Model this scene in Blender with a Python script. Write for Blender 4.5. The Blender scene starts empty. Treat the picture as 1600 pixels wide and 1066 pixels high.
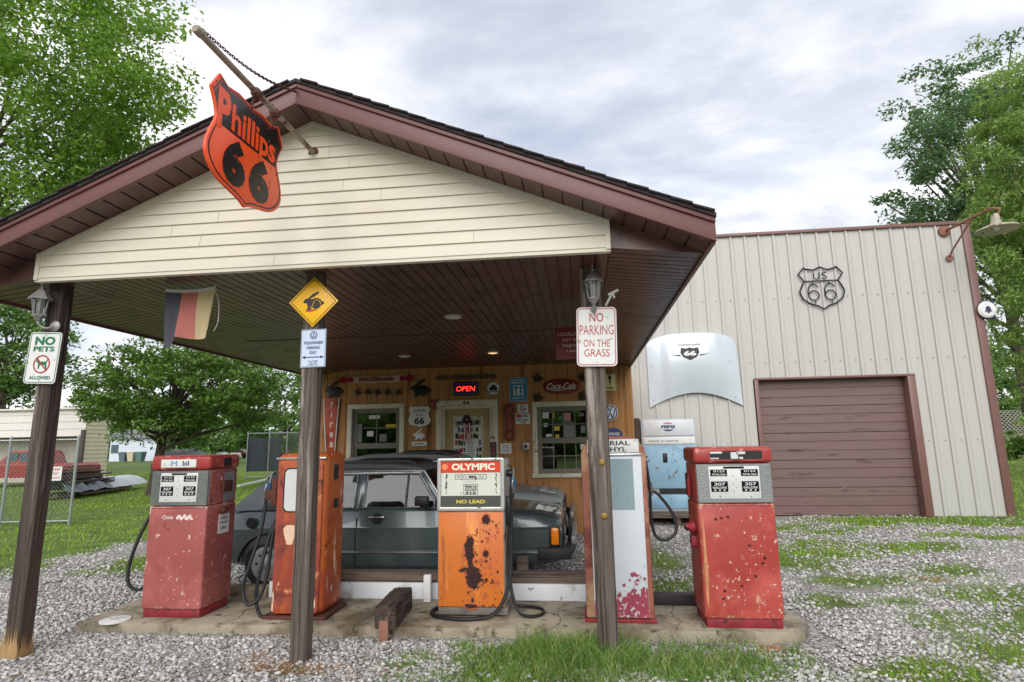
import bpy, bmesh, math, random
import numpy as np
from mathutils import Vector, Matrix
random.seed(7); rng = np.random.default_rng(11)
SC = bpy.context.scene; COL = SC.collection
# ---------------------------------------------------------------- camera
F, PITCH, YAW, ROLL, H = 898.0, math.radians(10), math.radians(6.5), math.radians(-1), 1.6
_f = Vector((-math.sin(YAW), math.cos(YAW), 0)); _r = Vector((math.cos(YAW), math.sin(YAW), 0)); _u = Vector((0, 0, 1))
fwd = _f*math.cos(PITCH)+_u*math.sin(PITCH); up0 = _u*math.cos(PITCH)-_f*math.sin(PITCH)
rt = _r*math.cos(ROLL)+up0*math.sin(ROLL); up = up0*math.cos(ROLL)-_r*math.sin(ROLL)
cd = bpy.data.cameras.new('camera'); cam = bpy.data.objects.new('camera', cd); COL.objects.link(cam)
cam.matrix_world = Matrix(((rt.x, up.x, -fwd.x, 0), (rt.y, up.y, -fwd.y, 0), (rt.z, up.z, -fwd.z, H), (0, 0, 0, 1)))
cd.sensor_width = 36; cd.lens = 36*F/1600; cd.clip_end = 2000; cd.clip_start = 0.05
SC.camera = cam
def ray(px, py): return rt*((px-800)/F)+up*(-(py-533)/F)+fwd
def at(px, py, Y):
    d = ray(px, py); return Vector((0, 0, H))+d*(Y/d.y)
def gr(px, py, z=0):
    d = ray(px, py); return Vector((0, 0, H))+d*((z-H)/d.z)
# ---------------------------------------------------------------- world, sun, exposure
SUN_EL, SUN_AZ = math.radians(31), math.radians(180)      # azimuth of the sun measured clockwise from +Y
w = bpy.data.worlds.new('World'); SC.world = w; w.use_nodes = True
nt = w.node_tree; N = nt.nodes; L = nt.links; N.clear()
def nd(t, **k):
    n = N.new(t)
    for a, b in k.items(): setattr(n, a, b)
    return n
sky = nd('ShaderNodeTexSky', sky_type='NISHITA', sun_disc=False, sun_elevation=SUN_EL, sun_rotation=SUN_AZ)
tc = nd('ShaderNodeTexCoord'); sx = nd('ShaderNodeSeparateXYZ'); L.new(tc.outputs['Generated'], sx.inputs[0])
mz = nd('ShaderNodeMath', operation='ADD'); mz.inputs[1].default_value = 0.22; L.new(sx.outputs[2], mz.inputs[0])
mzx = nd('ShaderNodeMath', operation='MAXIMUM'); mzx.inputs[1].default_value = 0.08; L.new(mz.outputs[0], mzx.inputs[0])
dv = nd('ShaderNodeVectorMath', operation='DIVIDE'); L.new(tc.outputs['Generated'], dv.inputs[0])
cb = nd('ShaderNodeCombineXYZ'); 
for i in range(3): L.new(mzx.outputs[0], cb.inputs[i])
L.new(cb.outputs[0], dv.inputs[1])
mp = nd('ShaderNodeMapping'); mp.inputs['Scale'].default_value = (1.0, 1.5, 0.6); mp.inputs['Rotation'].default_value = (0, 0, 0.5); mp.inputs['Location'].default_value = (3.2, 0.4, 0)
L.new(dv.outputs[0], mp.inputs[0])
n1 = nd('ShaderNodeTexNoise'); n1.inputs['Scale'].default_value = 1.1; n1.inputs['Detail'].default_value = 9; n1.inputs['Roughness'].default_value = 0.52; n1.inputs['Distortion'].default_value = 0.35
L.new(mp.outputs[0], n1.inputs['Vector'])
n2 = nd('ShaderNodeTexNoise'); n2.inputs['Scale'].default_value = 2.6; n2.inputs['Detail'].default_value = 8; n2.inputs['Roughness'].default_value = 0.55
L.new(mp.outputs[0], n2.inputs['Vector'])
r1 = nd('ShaderNodeMapRange'); r1.inputs[1].default_value = 0.30; r1.inputs[2].default_value = 0.50; L.new(n1.outputs[0], r1.inputs[0])
r2 = nd('ShaderNodeValToRGB'); L.new(n2.outputs[0], r2.inputs[0])
cr = r2.color_ramp; cr.elements[0].position = 0.38; cr.elements[0].color = (5.9, 6.2, 6.9, 1); cr.elements[1].position = 0.56; cr.elements[1].color = (8.9, 8.95, 9.1, 1)
mx = nd('ShaderNodeMix', data_type='RGBA'); L.new(r1.outputs[0], mx.inputs[0])
veil = nd('ShaderNodeMix', data_type='RGBA'); veil.inputs[0].default_value = 0.62; veil.inputs[7].default_value = (5.3, 5.8, 6.8, 1)
L.new(sky.outputs[0], veil.inputs[6]); L.new(veil.outputs[2], mx.inputs[6]); L.new(r2.outputs[0], mx.inputs[7])
bg = nd('ShaderNodeBackground'); bg.inputs[1].default_value = 0.1; L.new(mx.outputs[2], bg.inputs[0])
wo = nd('ShaderNodeOutputWorld'); L.new(bg.outputs[0], wo.inputs[0])
sd = bpy.data.lights.new('sun', 'SUN'); sd.energy = 1.8; sd.angle = math.radians(50); sd.color = (1, 0.975, 0.94)
so = bpy.data.objects.new('sun', sd); COL.objects.link(so)
sdir = Vector((math.sin(SUN_AZ)*math.cos(SUN_EL), math.cos(SUN_AZ)*math.cos(SUN_EL), math.sin(SUN_EL)))
so.rotation_euler = sdir.to_track_quat('Z', 'Y').to_euler()
SC.view_settings.view_transform = 'Standard'; SC.view_settings.look = 'None'; SC.view_settings.exposure = 0.46; SC.view_settings.gamma = 1
# ---------------------------------------------------------------- materials
def lin(c):
    return tuple((x/255/12.92 if x <= 10 else ((x/255+0.055)/1.055)**2.4) for x in c)
MATS = {}
def pm(name, col, rough=0.6, metal=0.0, var=0.12, vs=4.0, stretch=(1, 1, 1), bump=0.0, bs=30.0, patches=(), coat=0.0, spec=0.5, emit=None, rand=0.0, trans=0.0, hue=None, edge=None):
    """col sRGB 0-255; patches = [(sRGB, scale, lo, hi, rough, stretch)] laid over each other by noise"""
    if name in MATS: return MATS[name]
    m = bpy.data.materials.new(name); m.use_nodes = True; MATS[name] = m
    T = m.node_tree; NN = T.nodes; LL = T.links; NN.clear()
    out = NN.new('ShaderNodeOutputMaterial'); b = NN.new('ShaderNodeBsdfPrincipled')
    b.inputs['Metallic'].default_value = metal; b.inputs['Roughness'].default_value = rough
    b.inputs['Coat Weight'].default_value = coat; b.inputs['Specular IOR Level'].default_value = spec
    co = NN.new('ShaderNodeTexCoord')
    def noise(scale, st=(1, 1, 1), det=5, loc=(0, 0, 0), dist=0.0):
        q = NN.new('ShaderNodeMapping'); q.inputs['Scale'].default_value = st; q.inputs['Location'].default_value = loc
        LL.new(co.outputs['Object'], q.inputs[0]); n = NN.new('ShaderNodeTexNoise')
        n.inputs['Scale'].default_value = scale; n.inputs['Detail'].default_value = det; n.inputs['Roughness'].default_value = 0.6; n.inputs['Distortion'].default_value = dist
        LL.new(q.outputs[0], n.inputs['Vector']); return n.outputs[0]
    c = lin(col)
    def mixn(fac, a, bcol):
        x = NN.new('ShaderNodeMix'); x.data_type = 'RGBA'
        if fac is not None: LL.new(fac, x.inputs[0])
        if isinstance(a, tuple): x.inputs[6].default_value = a+(1,)
        else: LL.new(a, x.inputs[6])
        if isinstance(bcol, tuple): x.inputs[7].default_value = bcol+(1,)
        else: LL.new(bcol, x.inputs[7])
        return x.outputs[2]
    dk = tuple(x*(1-var) for x in c); lt = tuple(min(1, x*(1+var)) for x in c)
    h0 = noise(vs, stretch, 6)
    mr = NN.new('ShaderNodeMapRange'); mr.inputs[1].default_value = 0.3; mr.inputs[2].default_value = 0.7; LL.new(h0, mr.inputs[0])
    cur = mixn(mr.outputs[0], dk, lt)
    if rand:
        g = NN.new('ShaderNodeNewGeometry'); hs = NN.new('ShaderNodeHueSaturation')
        a = NN.new('ShaderNodeMapRange'); a.inputs[3].default_value = 1-rand; a.inputs[4].default_value = 1+rand
        LL.new(g.outputs['Random Per Island'], a.inputs[0]); LL.new(a.outputs[0], hs.inputs['Value']); LL.new(cur, hs.inputs['Color'])
        cur = hs.outputs[0]
        if hue:
            k = NN.new('ShaderNodeMath'); k.operation = 'FRACT'; k2 = NN.new('ShaderNodeMath'); k2.operation = 'MULTIPLY'; k2.inputs[1].default_value = 37.7
            LL.new(g.outputs['Random Per Island'], k2.inputs[0]); LL.new(k2.outputs[0], k.inputs[0])
            k3 = NN.new('ShaderNodeMapRange'); k3.inputs[1].default_value = hue[1]; k3.inputs[2].default_value = 1.0; LL.new(k.outputs[0], k3.inputs[0])
            cur = mixn(k3.outputs[0], cur, lin(hue[0]))
    rg = None
    for i, p in enumerate(patches):
        pc, sc, lo, hi, pr = p[:5]; lo = .5+(lo-.5)*.72; hi = .5+(hi-.5)*.72; st = p[5] if len(p) > 5 else (1, 1, 1)
        h = noise(sc, st, 8, (i*3.7+1.3, i*1.9, i*5.1), 0.3)
        if sc > 4.5 and hi-lo < .06:
            lw = noise(1.7, (1, 1, 1), 3, (i*2.3+8, 1.1, 4)); a1 = NN.new('ShaderNodeMath'); a1.operation = 'MULTIPLY_ADD'; a1.inputs[1].default_value = .38; a1.inputs[2].default_value = -.18; LL.new(lw, a1.inputs[0])
            a2 = NN.new('ShaderNodeMath'); a2.operation = 'ADD'; LL.new(h, a2.inputs[0]); LL.new(a1.outputs[0], a2.inputs[1]); h = a2.outputs[0]
        q = NN.new('ShaderNodeMapRange'); q.inputs[1].default_value = lo; q.inputs[2].default_value = hi; LL.new(h, q.inputs[0])
        cur = mixn(q.outputs[0], cur, lin(pc))
        f = NN.new('ShaderNodeMix'); LL.new(q.outputs[0], f.inputs[0])
        if rg is None: f.inputs[2].default_value = rough
        else: LL.new(rg, f.inputs[2])
        f.inputs[3].default_value = pr; rg = f.outputs[0]
    if edge:
        bv = NN.new('ShaderNodeBevel'); bv.samples = 4; bv.inputs[0].default_value = .035; ge = NN.new('ShaderNodeNewGeometry'); dt = NN.new('ShaderNodeVectorMath'); dt.operation = 'DOT_PRODUCT'
        LL.new(bv.outputs[0], dt.inputs[0]); LL.new(ge.outputs['True Normal'], dt.inputs[1]); hn = noise(13, (1, 1, .6), 8, (3, 7, 1)); sb = NN.new('ShaderNodeMath'); sb.operation = 'MULTIPLY_ADD'; sb.inputs[1].default_value = -1.0; LL.new(dt.outputs['Value'], sb.inputs[0])
        ad = NN.new('ShaderNodeMath'); ad.operation = 'ADD'; sb.inputs[2].default_value = 1.0; LL.new(sb.outputs[0], ad.inputs[0]); LL.new(hn, ad.inputs[1])
        q = NN.new('ShaderNodeMapRange'); q.inputs[1].default_value = .64; q.inputs[2].default_value = .70; LL.new(ad.outputs[0], q.inputs[0]); cur = mixn(q.outputs[0], cur, lin(edge))
    LL.new(cur, b.inputs['Base Color'])
    if rg is not None: LL.new(rg, b.inputs['Roughness'])
    if bump:
        h = noise(bs, stretch, 6); bn = NN.new('ShaderNodeBump'); bn.inputs['Strength'].default_value = bump; bn.inputs['Distance'].default_value = 0.02
        LL.new(h, bn.inputs['Height']); LL.new(bn.outputs[0], b.inputs['Normal'])
    if emit: b.inputs['Emission Color'].default_value = lin(col)+(1,); b.inputs['Emission Strength'].default_value = emit
    sh = b.outputs[0]
    if trans:
        t = NN.new('ShaderNodeBsdfTranslucent'); LL.new(cur, t.inputs[0]); ms = NN.new('ShaderNodeMixShader'); ms.inputs[0].default_value = trans
        LL.new(sh, ms.inputs[1]); LL.new(t.outputs[0], ms.inputs[2]); sh = ms.outputs[0]
    LL.new(sh, out.inputs[0]); return m
def glass(name, tint=(0.55, 0.6, 0.6), clear=0.6, rough=0.03):
    m = bpy.data.materials.new(name); m.use_nodes = True; T = m.node_tree; NN = T.nodes; LL = T.links; NN.clear()
    out = NN.new('ShaderNodeOutputMaterial'); tr = NN.new('ShaderNodeBsdfTransparent'); tr.inputs[0].default_value = tint+(1,)
    gl = NN.new('ShaderNodeBsdfGlossy'); gl.inputs['Roughness'].default_value = rough; fr = NN.new('ShaderNodeFresnel'); fr.inputs[0].default_value = 1.5
    ad = NN.new('ShaderNodeMath'); ad.operation = 'ADD'; ad.inputs[1].default_value = 1-clear; ad.use_clamp = True; LL.new(fr.outputs[0], ad.inputs[0])
    ms = NN.new('ShaderNodeMixShader'); LL.new(ad.outputs[0], ms.inputs[0]); LL.new(tr.outputs[0], ms.inputs[1]); LL.new(gl.outputs[0], ms.inputs[2]); LL.new(ms.outputs[0], out.inputs[0]); return m
# ---------------------------------------------------------------- mesh builder
X_, Y_, Z_ = Vector((1, 0, 0)), Vector((0, 1, 0)), Vector((0, 0, 1))
_fc = {}
def glyphs(s, bold=0.0):
    k = (s, bold)
    if k not in _fc:
        cu = bpy.data.curves.new('t', 'FONT'); cu.body = s; cu.resolution_u = 3; cu.offset = bold
        o = bpy.data.objects.new('t', cu); me = bpy.data.meshes.new_from_object(o)
        v = [(p.co.x, p.co.y) for p in me.vertices]; f = [tuple(p.vertices) for p in me.polygons]
        bpy.data.objects.remove(o); bpy.data.curves.remove(cu); bpy.data.meshes.remove(me)
        x0 = min(p[0] for p in v); x1 = max(p[0] for p in v); y0 = min(p[1] for p in v); y1 = max(p[1] for p in v)
        _fc[k] = ([((a-x0)/(x1-x0)-0.5, (c-y0)/(y1-y0)-0.5) for a, c in v], f)
    return _fc[k]
class MB:
    def __init__(s): s.v = []; s.f = []; s.mi = []; s.m = 0
    def add(s, vs, fs):
        n = len(s.v); s.v += [Vector(p) for p in vs]
        for f in fs: s.f.append(tuple(n+i for i in f)); s.mi.append(s.m)
        return s
    def box(s, x0, x1, y0, y1, z0, z1):
        return s.add([(x, y, z) for z in (z0, z1) for y in (y0, y1) for x in (x0, x1)], [(0, 2, 3, 1), (4, 5, 7, 6), (0, 1, 5, 4), (2, 6, 7, 3), (0, 4, 6, 2), (1, 3, 7, 5)])
    def bar(s, a, b, wx, wz, upv=Z_):
        a = Vector(a); b = Vector(b); d = (b-a).normalized(); r = d.cross(upv).normalized(); u = r.cross(d)
        return s.add([p+r*i*wx/2+u*j*wz/2 for p in (a, b) for i, j in ((-1, -1), (1, -1), (1, 1), (-1, 1))], [(3, 2, 1, 0), (4, 5, 6, 7), (0, 1, 5, 4), (1, 2, 6, 5), (2, 3, 7, 6), (3, 0, 4, 7)])
    def prism(s, pts, o, u, v, d):
        o = Vector(o); n = u.cross(v); k = len(pts)
        fr = [o+u*p[0]+v*p[1] for p in pts]
        return s.add(fr+[p-n*d for p in fr], [tuple(range(k)), tuple(range(2*k-1, k-1, -1))]+[(i, i+k, (i+1) % k+k, (i+1) % k) for i in range(k)])
    def sheet(s, pts, o, u, v):
        return s.add([Vector(o)+u*p[0]+v*p[1] for p in pts], [tuple(range(len(pts)))])
    def ring(s, po, pi, o, u, v, d=0):
        o = Vector(o); n = u.cross(v); k = len(po)
        A = [o+u*p[0]+v*p[1] for p in po]; B = [o+u*p[0]+v*p[1] for p in pi]
        fs = [(i, (i+1) % k, k+(i+1) % k, k+i) for i in range(k)]
        if not d: return s.add(A+B, fs)
        fs += [(2*k+i, 3*k+i, 3*k+(i+1) % k, 2*k+(i+1) % k) for i in range(k)]
        fs += [(i, 2*k+i, 2*k+(i+1) % k, (i+1) % k) for i in range(k)]+[(k+i, k+(i+1) % k, 3*k+(i+1) % k, 3*k+i) for i in range(k)]
        return s.add(A+B+[p-n*d for p in A+B], fs)
    def tube(s, pts, r, n=8, closed=False):
        P = [Vector(p) for p in pts]; k = len(P); R = r if isinstance(r, (list, tuple)) else [r]*k
        vs = []; prev = None
        for i, p in enumerate(P):
            if closed: t = P[(i+1) % k]-P[i-1]
            else: t = P[min(i+1, k-1)]-P[max(i-1, 0)]
            t.normalize()
            if prev is None: a = t.cross(Z_ if abs(t.z) < 0.9 else X_).normalized()
            else: a = (prev-t*prev.dot(t)).normalized()
            prev = a; b = t.cross(a)
            vs += [p+(a*math.cos(2*math.pi*j/n)+b*math.sin(2*math.pi*j/n))*R[i] for j in range(n)]
        fs = []
        for i in range(k if closed else k-1):
            for j in range(n):
                q = (i+1) % k; fs.append((i*n+j, i*n+(j+1) % n, q*n+(j+1) % n, q*n+j))
        if not closed: fs += [tuple(range(n-1, -1, -1)), tuple(range((k-1)*n, k*n))]
        return s.add(vs, fs)
    def lathe(s, prof, o, n=24, ax=Z_, ph=0.0):
        ax = ax.normalized(); a = ax.cross(X_ if abs(ax.x) < 0.9 else Y_).normalized(); b = ax.cross(a); o = Vector(o); k = len(prof)
        vs = [o+ax*z+(a*math.cos(ph+2*math.pi*j/n)+b*math.sin(ph+2*math.pi*j/n))*r for r, z in prof for j in range(n)]
        fs = [(i*n+j, i*n+(j+1) % n, (i+1)*n+(j+1) % n, (i+1)*n+j) for i in range(k-1) for j in range(n)]
        fs += [tuple(range(n-1, -1, -1)), tuple(range((k-1)*n, k*n))]
        return s.add(vs, fs)
    def loft(s, rings, cap=True, closed=True):
        n = len(rings[0]); vs = [p for r in rings for p in r]; fs = []
        for i in range(len(rings)-1):
            for j in range(n if closed else n-1): fs.append((i*n+j, i*n+(j+1) % n, (i+1)*n+(j+1) % n, (i+1)*n+j))
        if cap: fs += [tuple(range(n-1, -1, -1)), tuple(range((len(rings)-1)*n, len(rings)*n))]
        return s.add(vs, fs)
    def txt(s, t, o, wd, ht, u=X_, v=Z_, bold=0.02, shear=0.0):
        g, f = glyphs(t, bold); o = Vector(o)
        return s.add([o+u*(a*wd+c*ht*shear)+v*(c*ht) for a, c in g], f)
    def build(s, name, mat, parent=None, bevel=0.0, seg=2, smooth=True, local=False, recalc=True, ang=0.55):
        off = Vector()
        p = parent
        while p is not None:
            if not local: off += p.location
            p = p.parent
        base = Vector()
        if parent is None and s.v:
            xs = [q.x for q in s.v]; ys = [q.y for q in s.v]; base = Vector(((min(xs)+max(xs))/2, (min(ys)+max(ys))/2, min(q.z for q in s.v)))
        me = bpy.data.meshes.new(name); me.from_pydata([tuple(q-off-base) for q in s.v], [], s.f); 
        for m in (mat if isinstance(mat, (list, tuple)) else [mat]): me.materials.append(m)
        for pl, mi in zip(me.polygons, s.mi): pl.material_index = mi
        bm = bmesh.new(); bm.from_mesh(me)
        if recalc: bmesh.ops.recalc_face_normals(bm, faces=bm.faces)
        if bevel:
            es = [e for e in bm.edges if len(e.link_faces) == 2 and e.calc_face_angle(0) > 0.5]
            bmesh.ops.bevel(bm, geom=es, offset=bevel, segments=seg, affect='EDGES', profile=0.5, clamp_overlap=True)
        bm.to_mesh(me); bm.free()
        if smooth:
            me.polygons.foreach_set('use_smooth', [True]*len(me.polygons)); me.set_sharp_from_angle(angle=ang)
        o = bpy.data.objects.new(name, me); COL.objects.link(o); o.location = base
        if parent is not None: o.parent = parent
        return o
def tag(o, label=None, cat=None, group=None, kind=None):
    if label: o['label'] = label
    if cat: o['category'] = cat
    if group: o['group'] = group
    if kind: o['kind'] = kind
    return o
def thing(name, label, cat, loc, rz=0.0, group=None):
    o = bpy.data.objects.new(name, None); COL.objects.link(o); o.location = loc; o.rotation_euler = (0, 0, rz); o.empty_display_size = 0.2
    return tag(o, label, cat, group)
def npmesh(name, V, Fc, mat, parent=None, smooth=False):
    me = bpy.data.meshes.new(name); V = np.asarray(V, np.float32); Fc = np.asarray(Fc, np.int32); k = Fc.shape[1]
    off = Vector(); p = parent
    while p is not None: off += p.location; p = p.parent
    V = V-np.array(off, np.float32)
    me.vertices.add(len(V)); me.vertices.foreach_set('co', V.ravel()); me.loops.add(Fc.size); me.loops.foreach_set('vertex_index', Fc.ravel())
    me.polygons.add(len(Fc)); me.polygons.foreach_set('loop_start', np.arange(0, Fc.size, k, dtype=np.int32)); me.polygons.foreach_set('loop_total', np.full(len(Fc), k, np.int32))
    if smooth: me.polygons.foreach_set('use_smooth', np.ones(len(Fc), bool))
    me.update(calc_edges=True); me.validate()
    me.materials.append(mat); o = bpy.data.objects.new(name, me); COL.objects.link(o)
    if parent is not None: o.parent = parent
    return o
def circ(cx, cy, r, n=28, ry=None): return [(cx+r*math.cos(2*math.pi*i/n), cy+(ry or r)*math.sin(2*math.pi*i/n)) for i in range(n)]
def rrect(x0, x1, y0, y1, r, n=5):
    o = []
    for cx, cy, a in ((x1-r, y0+r, -90), (x1-r, y1-r, 0), (x0+r, y1-r, 90), (x0+r, y0+r, 180)):
        for i in range(n+1):
            t = math.radians(a+90*i/n); o.append((cx+r*math.cos(t), cy+r*math.sin(t)))
    return o
def smoothpts(P, sub=6, closed=False):
    P = [Vector(p) for p in P]; n = len(P); out = []
    for i in range(n if closed else n-1):
        a, b, c, d = (P[(i-1) % n], P[i], P[(i+1) % n], P[(i+2) % n]) if closed else (P[max(i-1, 0)], P[i], P[i+1], P[min(i+2, n-1)])
        for k in range(sub):
            t = k/sub; out.append(0.5*((2*b)+(c-a)*t+(2*a-5*b+4*c-d)*t*t+(3*b-a-3*c+d)*t**3))
    if not closed: out.append(P[-1])
    return out
def profwall(mb, x0, x1, z0, z1, Y, prof, pitch, ph=0.0):
    """vertical ribbed sheet facing -Y; prof = [(fraction of pitch, outward offset)]"""
    xs = []
    k = math.floor((x0-ph)/pitch)-1
    while ph+k*pitch < x1:
        for fr, d in prof: xs.append((ph+(k+fr)*pitch, d))
        k += 1
    def off(x):
        for (a, da), (b, db) in zip(xs, xs[1:]):
            if a <= x <= b: return da+(db-da)*(x-a)/max(b-a, 1e-6)
        return 0
    pts = [(x0, off(x0))]+[(x, d) for x, d in xs if x0 < x < x1]+[(x1, off(x1))]
    n = len(pts)
    mb.add([(x, Y-d, z) for z in (z0, z1) for x, d in pts], [(i, i+1, n+i+1, n+i) for i in range(n-1)])
# shared materials
WHITE = pm('white_paint', (222, 222, 220), 0.45, var=0.05, vs=9, patches=[((150, 140, 125), 14, 0.68, 0.8, 0.7)])
BLACK = pm('black_paint', (22, 22, 24), 0.45, var=0.2)
STEEL = pm('galvanised_steel', (165, 168, 170), 0.42, 0.75, var=0.12, vs=12)
CHROME = pm('worn_chrome', (190, 192, 195), 0.25, 0.85, var=0.1, vs=20, patches=[((120, 112, 105), 30, 0.62, 0.75, 0.6)])
RUBBER = pm('black_rubber', (24, 24, 26), 0.5, var=0.25, vs=20, bump=0.1)
RUSTY = pm('rusty_iron', (92, 52, 40), 0.75, 0.2, var=0.35, vs=25, bump=0.3)
RED = pm('sign_red', (172, 30, 38), 0.4, var=0.06)
BLUE = pm('sign_blue', (34, 56, 120), 0.4, var=0.06)
GREEN = pm('sign_green', (10, 110, 70), 0.4, var=0.06)
DARKGLASS = pm('dark_lens', (14, 14, 16), 0.15, var=0.1)
WALLGLASS = glass('window_glass', (0.6, 0.64, 0.6), 0.88)
CARGLASS = glass('car_glass', (0.46, 0.54, 0.57), 0.985)
LAMPGLASS = glass('lantern_glass', (0.75, 0.78, 0.78), 0.8, 0.2)
BULB = pm('white_bulb', (235, 235, 230), 0.3, var=0.02)
# ================================================================ THE GROUND
_tab = rng.random((256, 256))
def vn(x, y, s, o=0):
    x = np.asarray(x)*s+o*17.3+500; y = np.asarray(y)*s+o*9.1+500; i = np.floor(x).astype(int); j = np.floor(y).astype(int); a = x-i; b = y-j
    a = a*a*(3-2*a); b = b*b*(3-2*b); t = lambda p, q: _tab[p % 256, q % 256]
    return (t(i, j)*(1-a)+t(i+1, j)*a)*(1-b)+(t(i, j+1)*(1-a)+t(i+1, j+1)*a)*b
PATCH = [(5.6, 12.2, 1.5, .75), (4.0, 10.9, .6, .5), (3.6, 9.6, 1.0, .8), (2.75, 8.3, .75, .8), (3.2, 7.3, .8, .35), (4.4, 7.8, .5, .3), (3.9, 5.6, .9, .55), (3.2, 5.0, .5, .4), (1.0, 8.3, .45, 1.0), (0.95, 6.7, .35, .5),
         (-6.4, 7.9, .45, .8), (-.15, 4.45, .85, .55), (.75, 4.45, .8, .48), (.3, 4.1, 1.3, .25), (-.6, 4.35, .6, .4), (1.6, 4.2, .5, .25), (2.6, 4.15, .8, .3), (3.6, 4.3, .9, .35), (2.2, 4.5, .6, .3), (4.4, 4.9, .9, .5), (3.0, 8.9, .9, .6), (4.6, 9.4, 1.1, .5), (3.4, 11.4, 1.2, .5), (2.4, 6.3, .35, .25), (4.2, 6.8, .8, .4), (1.15, 4.75, .2, .18), (4.9, 6.1, .6, .4), (-1.35, 4.5, .22, .2),
         (-1.0, 4.05, .5, .2), (3.0, 6.4, .25, .2), (2.3, 9.9, .3, .5), (6.2, 10.4, .8, .35)]
def grassmask(x, y):
    x = np.asarray(x, float); y = np.asarray(y, float)
    n = vn(x, y, 1.7)*.5+vn(x, y, 5.1, 3)*.3+vn(x, y, 13., 5)*.2-.5
    g = np.clip((-7.45-x+n*1.6)/.35, 0, 1)
    g = np.maximum(g, np.clip((y-15.5+n*2)/.5, 0, 1)*(x < -5.4))
    g = np.maximum(g, np.clip((x-8.2+n*1.4)/.5, 0, 1)*(y > 9.6))
    g = np.maximum(g, np.clip((y-10.9-(8-x)*.35+n*1.0)/.5, 0, 1)*(x > 5.6))
    g = np.maximum(g, np.clip((abs(x)-16+n)/.5, 0, 1))
    g = np.maximum(g, np.clip((-8-y+n)/.5, 0, 1))
    for cx, cy, rx, ry in PATCH:
        d = np.sqrt(((x-cx)/rx)**2+((y-cy)/ry)**2); g = np.maximum(g, np.clip((1.22-d+n*1.9)/.85, 0, 1))
    inst = (x > -5.2) & (x < 8.5) & (y > 12.8); return np.where(inst, 0, g)
def axis(lo, hi, flo, fhi, fine):
    a = list(np.arange(flo, fhi+1e-6, fine)); st = fine; v = flo
    while v > lo: st *= 1.35; v -= st; a.insert(0, max(v, lo))
    st = fine; v = fhi
    while v < hi: st *= 1.35; v += st; a.append(min(v, hi))
    return np.array(a)
gxs = axis(-600, 600, -14, 12, .13); gys = axis(-300, 900, 2.5, 16, .13)
GX, GY = np.meshgrid(gxs, gys); nx, ny = len(gxs), len(gys)
gz = (vn(GX, GY, .8, 2)-.5)*.03*np.clip(1-np.abs(GX)/40, 0, 1)-.012
V = np.stack([GX.ravel(), GY.ravel(), gz.ravel()], 1)
ii = (np.arange(ny-1)[:, None]*nx+np.arange(nx-1)).ravel()
gm = bpy.data.materials.new('gravel_ground'); gm.use_nodes = True
def ground_mat():
    T = gm.node_tree; NN = T.nodes; LL = T.links; b = NN['Principled BSDF']; b.inputs['Roughness'].default_value = .95; b.inputs['Specular IOR Level'].default_value = .2
    co = NN.new('ShaderNodeTexCoord'); at_ = NN.new('ShaderNodeAttribute'); at_.attribute_name = 'grass'
    vo = NN.new('ShaderNodeTexVoronoi'); vo.inputs['Scale'].default_value = 46; LL.new(co.outputs['Object'], vo.inputs['Vector'])
    sp = NN.new('ShaderNodeSeparateColor'); LL.new(vo.outputs['Color'], sp.inputs[0])
    r = NN.new('ShaderNodeValToRGB'); e = r.color_ramp.elements; e[0].color = (.10, .095, .085, 1); e[1].color = (.54, .52, .49, 1); e[1].position = .9; LL.new(sp.outputs[0], r.inputs[0])
    no = NN.new('ShaderNodeTexNoise'); no.inputs['Scale'].default_value = .9; no.inputs['Detail'].default_value = 8; LL.new(co.outputs['Object'], no.inputs['Vector'])
    mr = NN.new('ShaderNodeMapRange'); mr.inputs[1].default_value = .45; mr.inputs[2].default_value = .7; LL.new(no.outputs[0], mr.inputs[0])
    m0 = NN.new('ShaderNodeMix'); m0.data_type = 'RGBA'; LL.new(mr.outputs[0], m0.inputs[0]); LL.new(r.outputs[0], m0.inputs[6]); m0.inputs[7].default_value = (.20, .175, .14, 1)
    m0b = NN.new('ShaderNodeMix'); m0b.data_type = 'RGBA'; m0b.inputs[0].default_value = .45; LL.new(r.outputs[0], m0b.inputs[6]); LL.new(m0.outputs[2], m0b.inputs[7])
    gn = NN.new('ShaderNodeTexNoise'); gn.inputs['Scale'].default_value = 3; gn.inputs['Detail'].default_value = 10; LL.new(co.outputs['Object'], gn.inputs['Vector'])
    g = NN.new('ShaderNodeValToRGB'); e = g.color_ramp.elements; e[0].position = .3; e[0].color = (.04, .075, .012, 1); e[1].position = .7; e[1].color = (.16, .24, .04, 1); LL.new(gn.outputs[0], g.inputs[0])
    m1 = NN.new('ShaderNodeMix'); m1.data_type = 'RGBA'; LL.new(at_.outputs['Fac'], m1.inputs[0]); LL.new(m0b.outputs[2], m1.inputs[6]); LL.new(g.outputs[0], m1.inputs[7]); LL.new(m1.outputs[2], b.inputs['Base Color'])
    bn = NN.new('ShaderNodeBump'); bn.inputs['Strength'].default_value = .8; bn.inputs['Distance'].default_value = .02; bn.invert = True; LL.new(vo.outputs['Distance'], bn.inputs['Height']); LL.new(bn.outputs[0], b.inputs['Normal'])
ground_mat()
go = npmesh('ground', V, np.stack([ii, ii+1, ii+nx+1, ii+nx], 1), gm, smooth=True)
ga = go.data.attributes.new('grass', 'FLOAT', 'POINT'); ga.data.foreach_set('value', grassmask(GX.ravel(), GY.ravel()).astype(np.float32)*.92)
tag(go, kind='structure')
def inslab(x, y): return (x > -4.62) & (x < 1.95) & (y > 4.98) & (y < 6.05)
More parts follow.
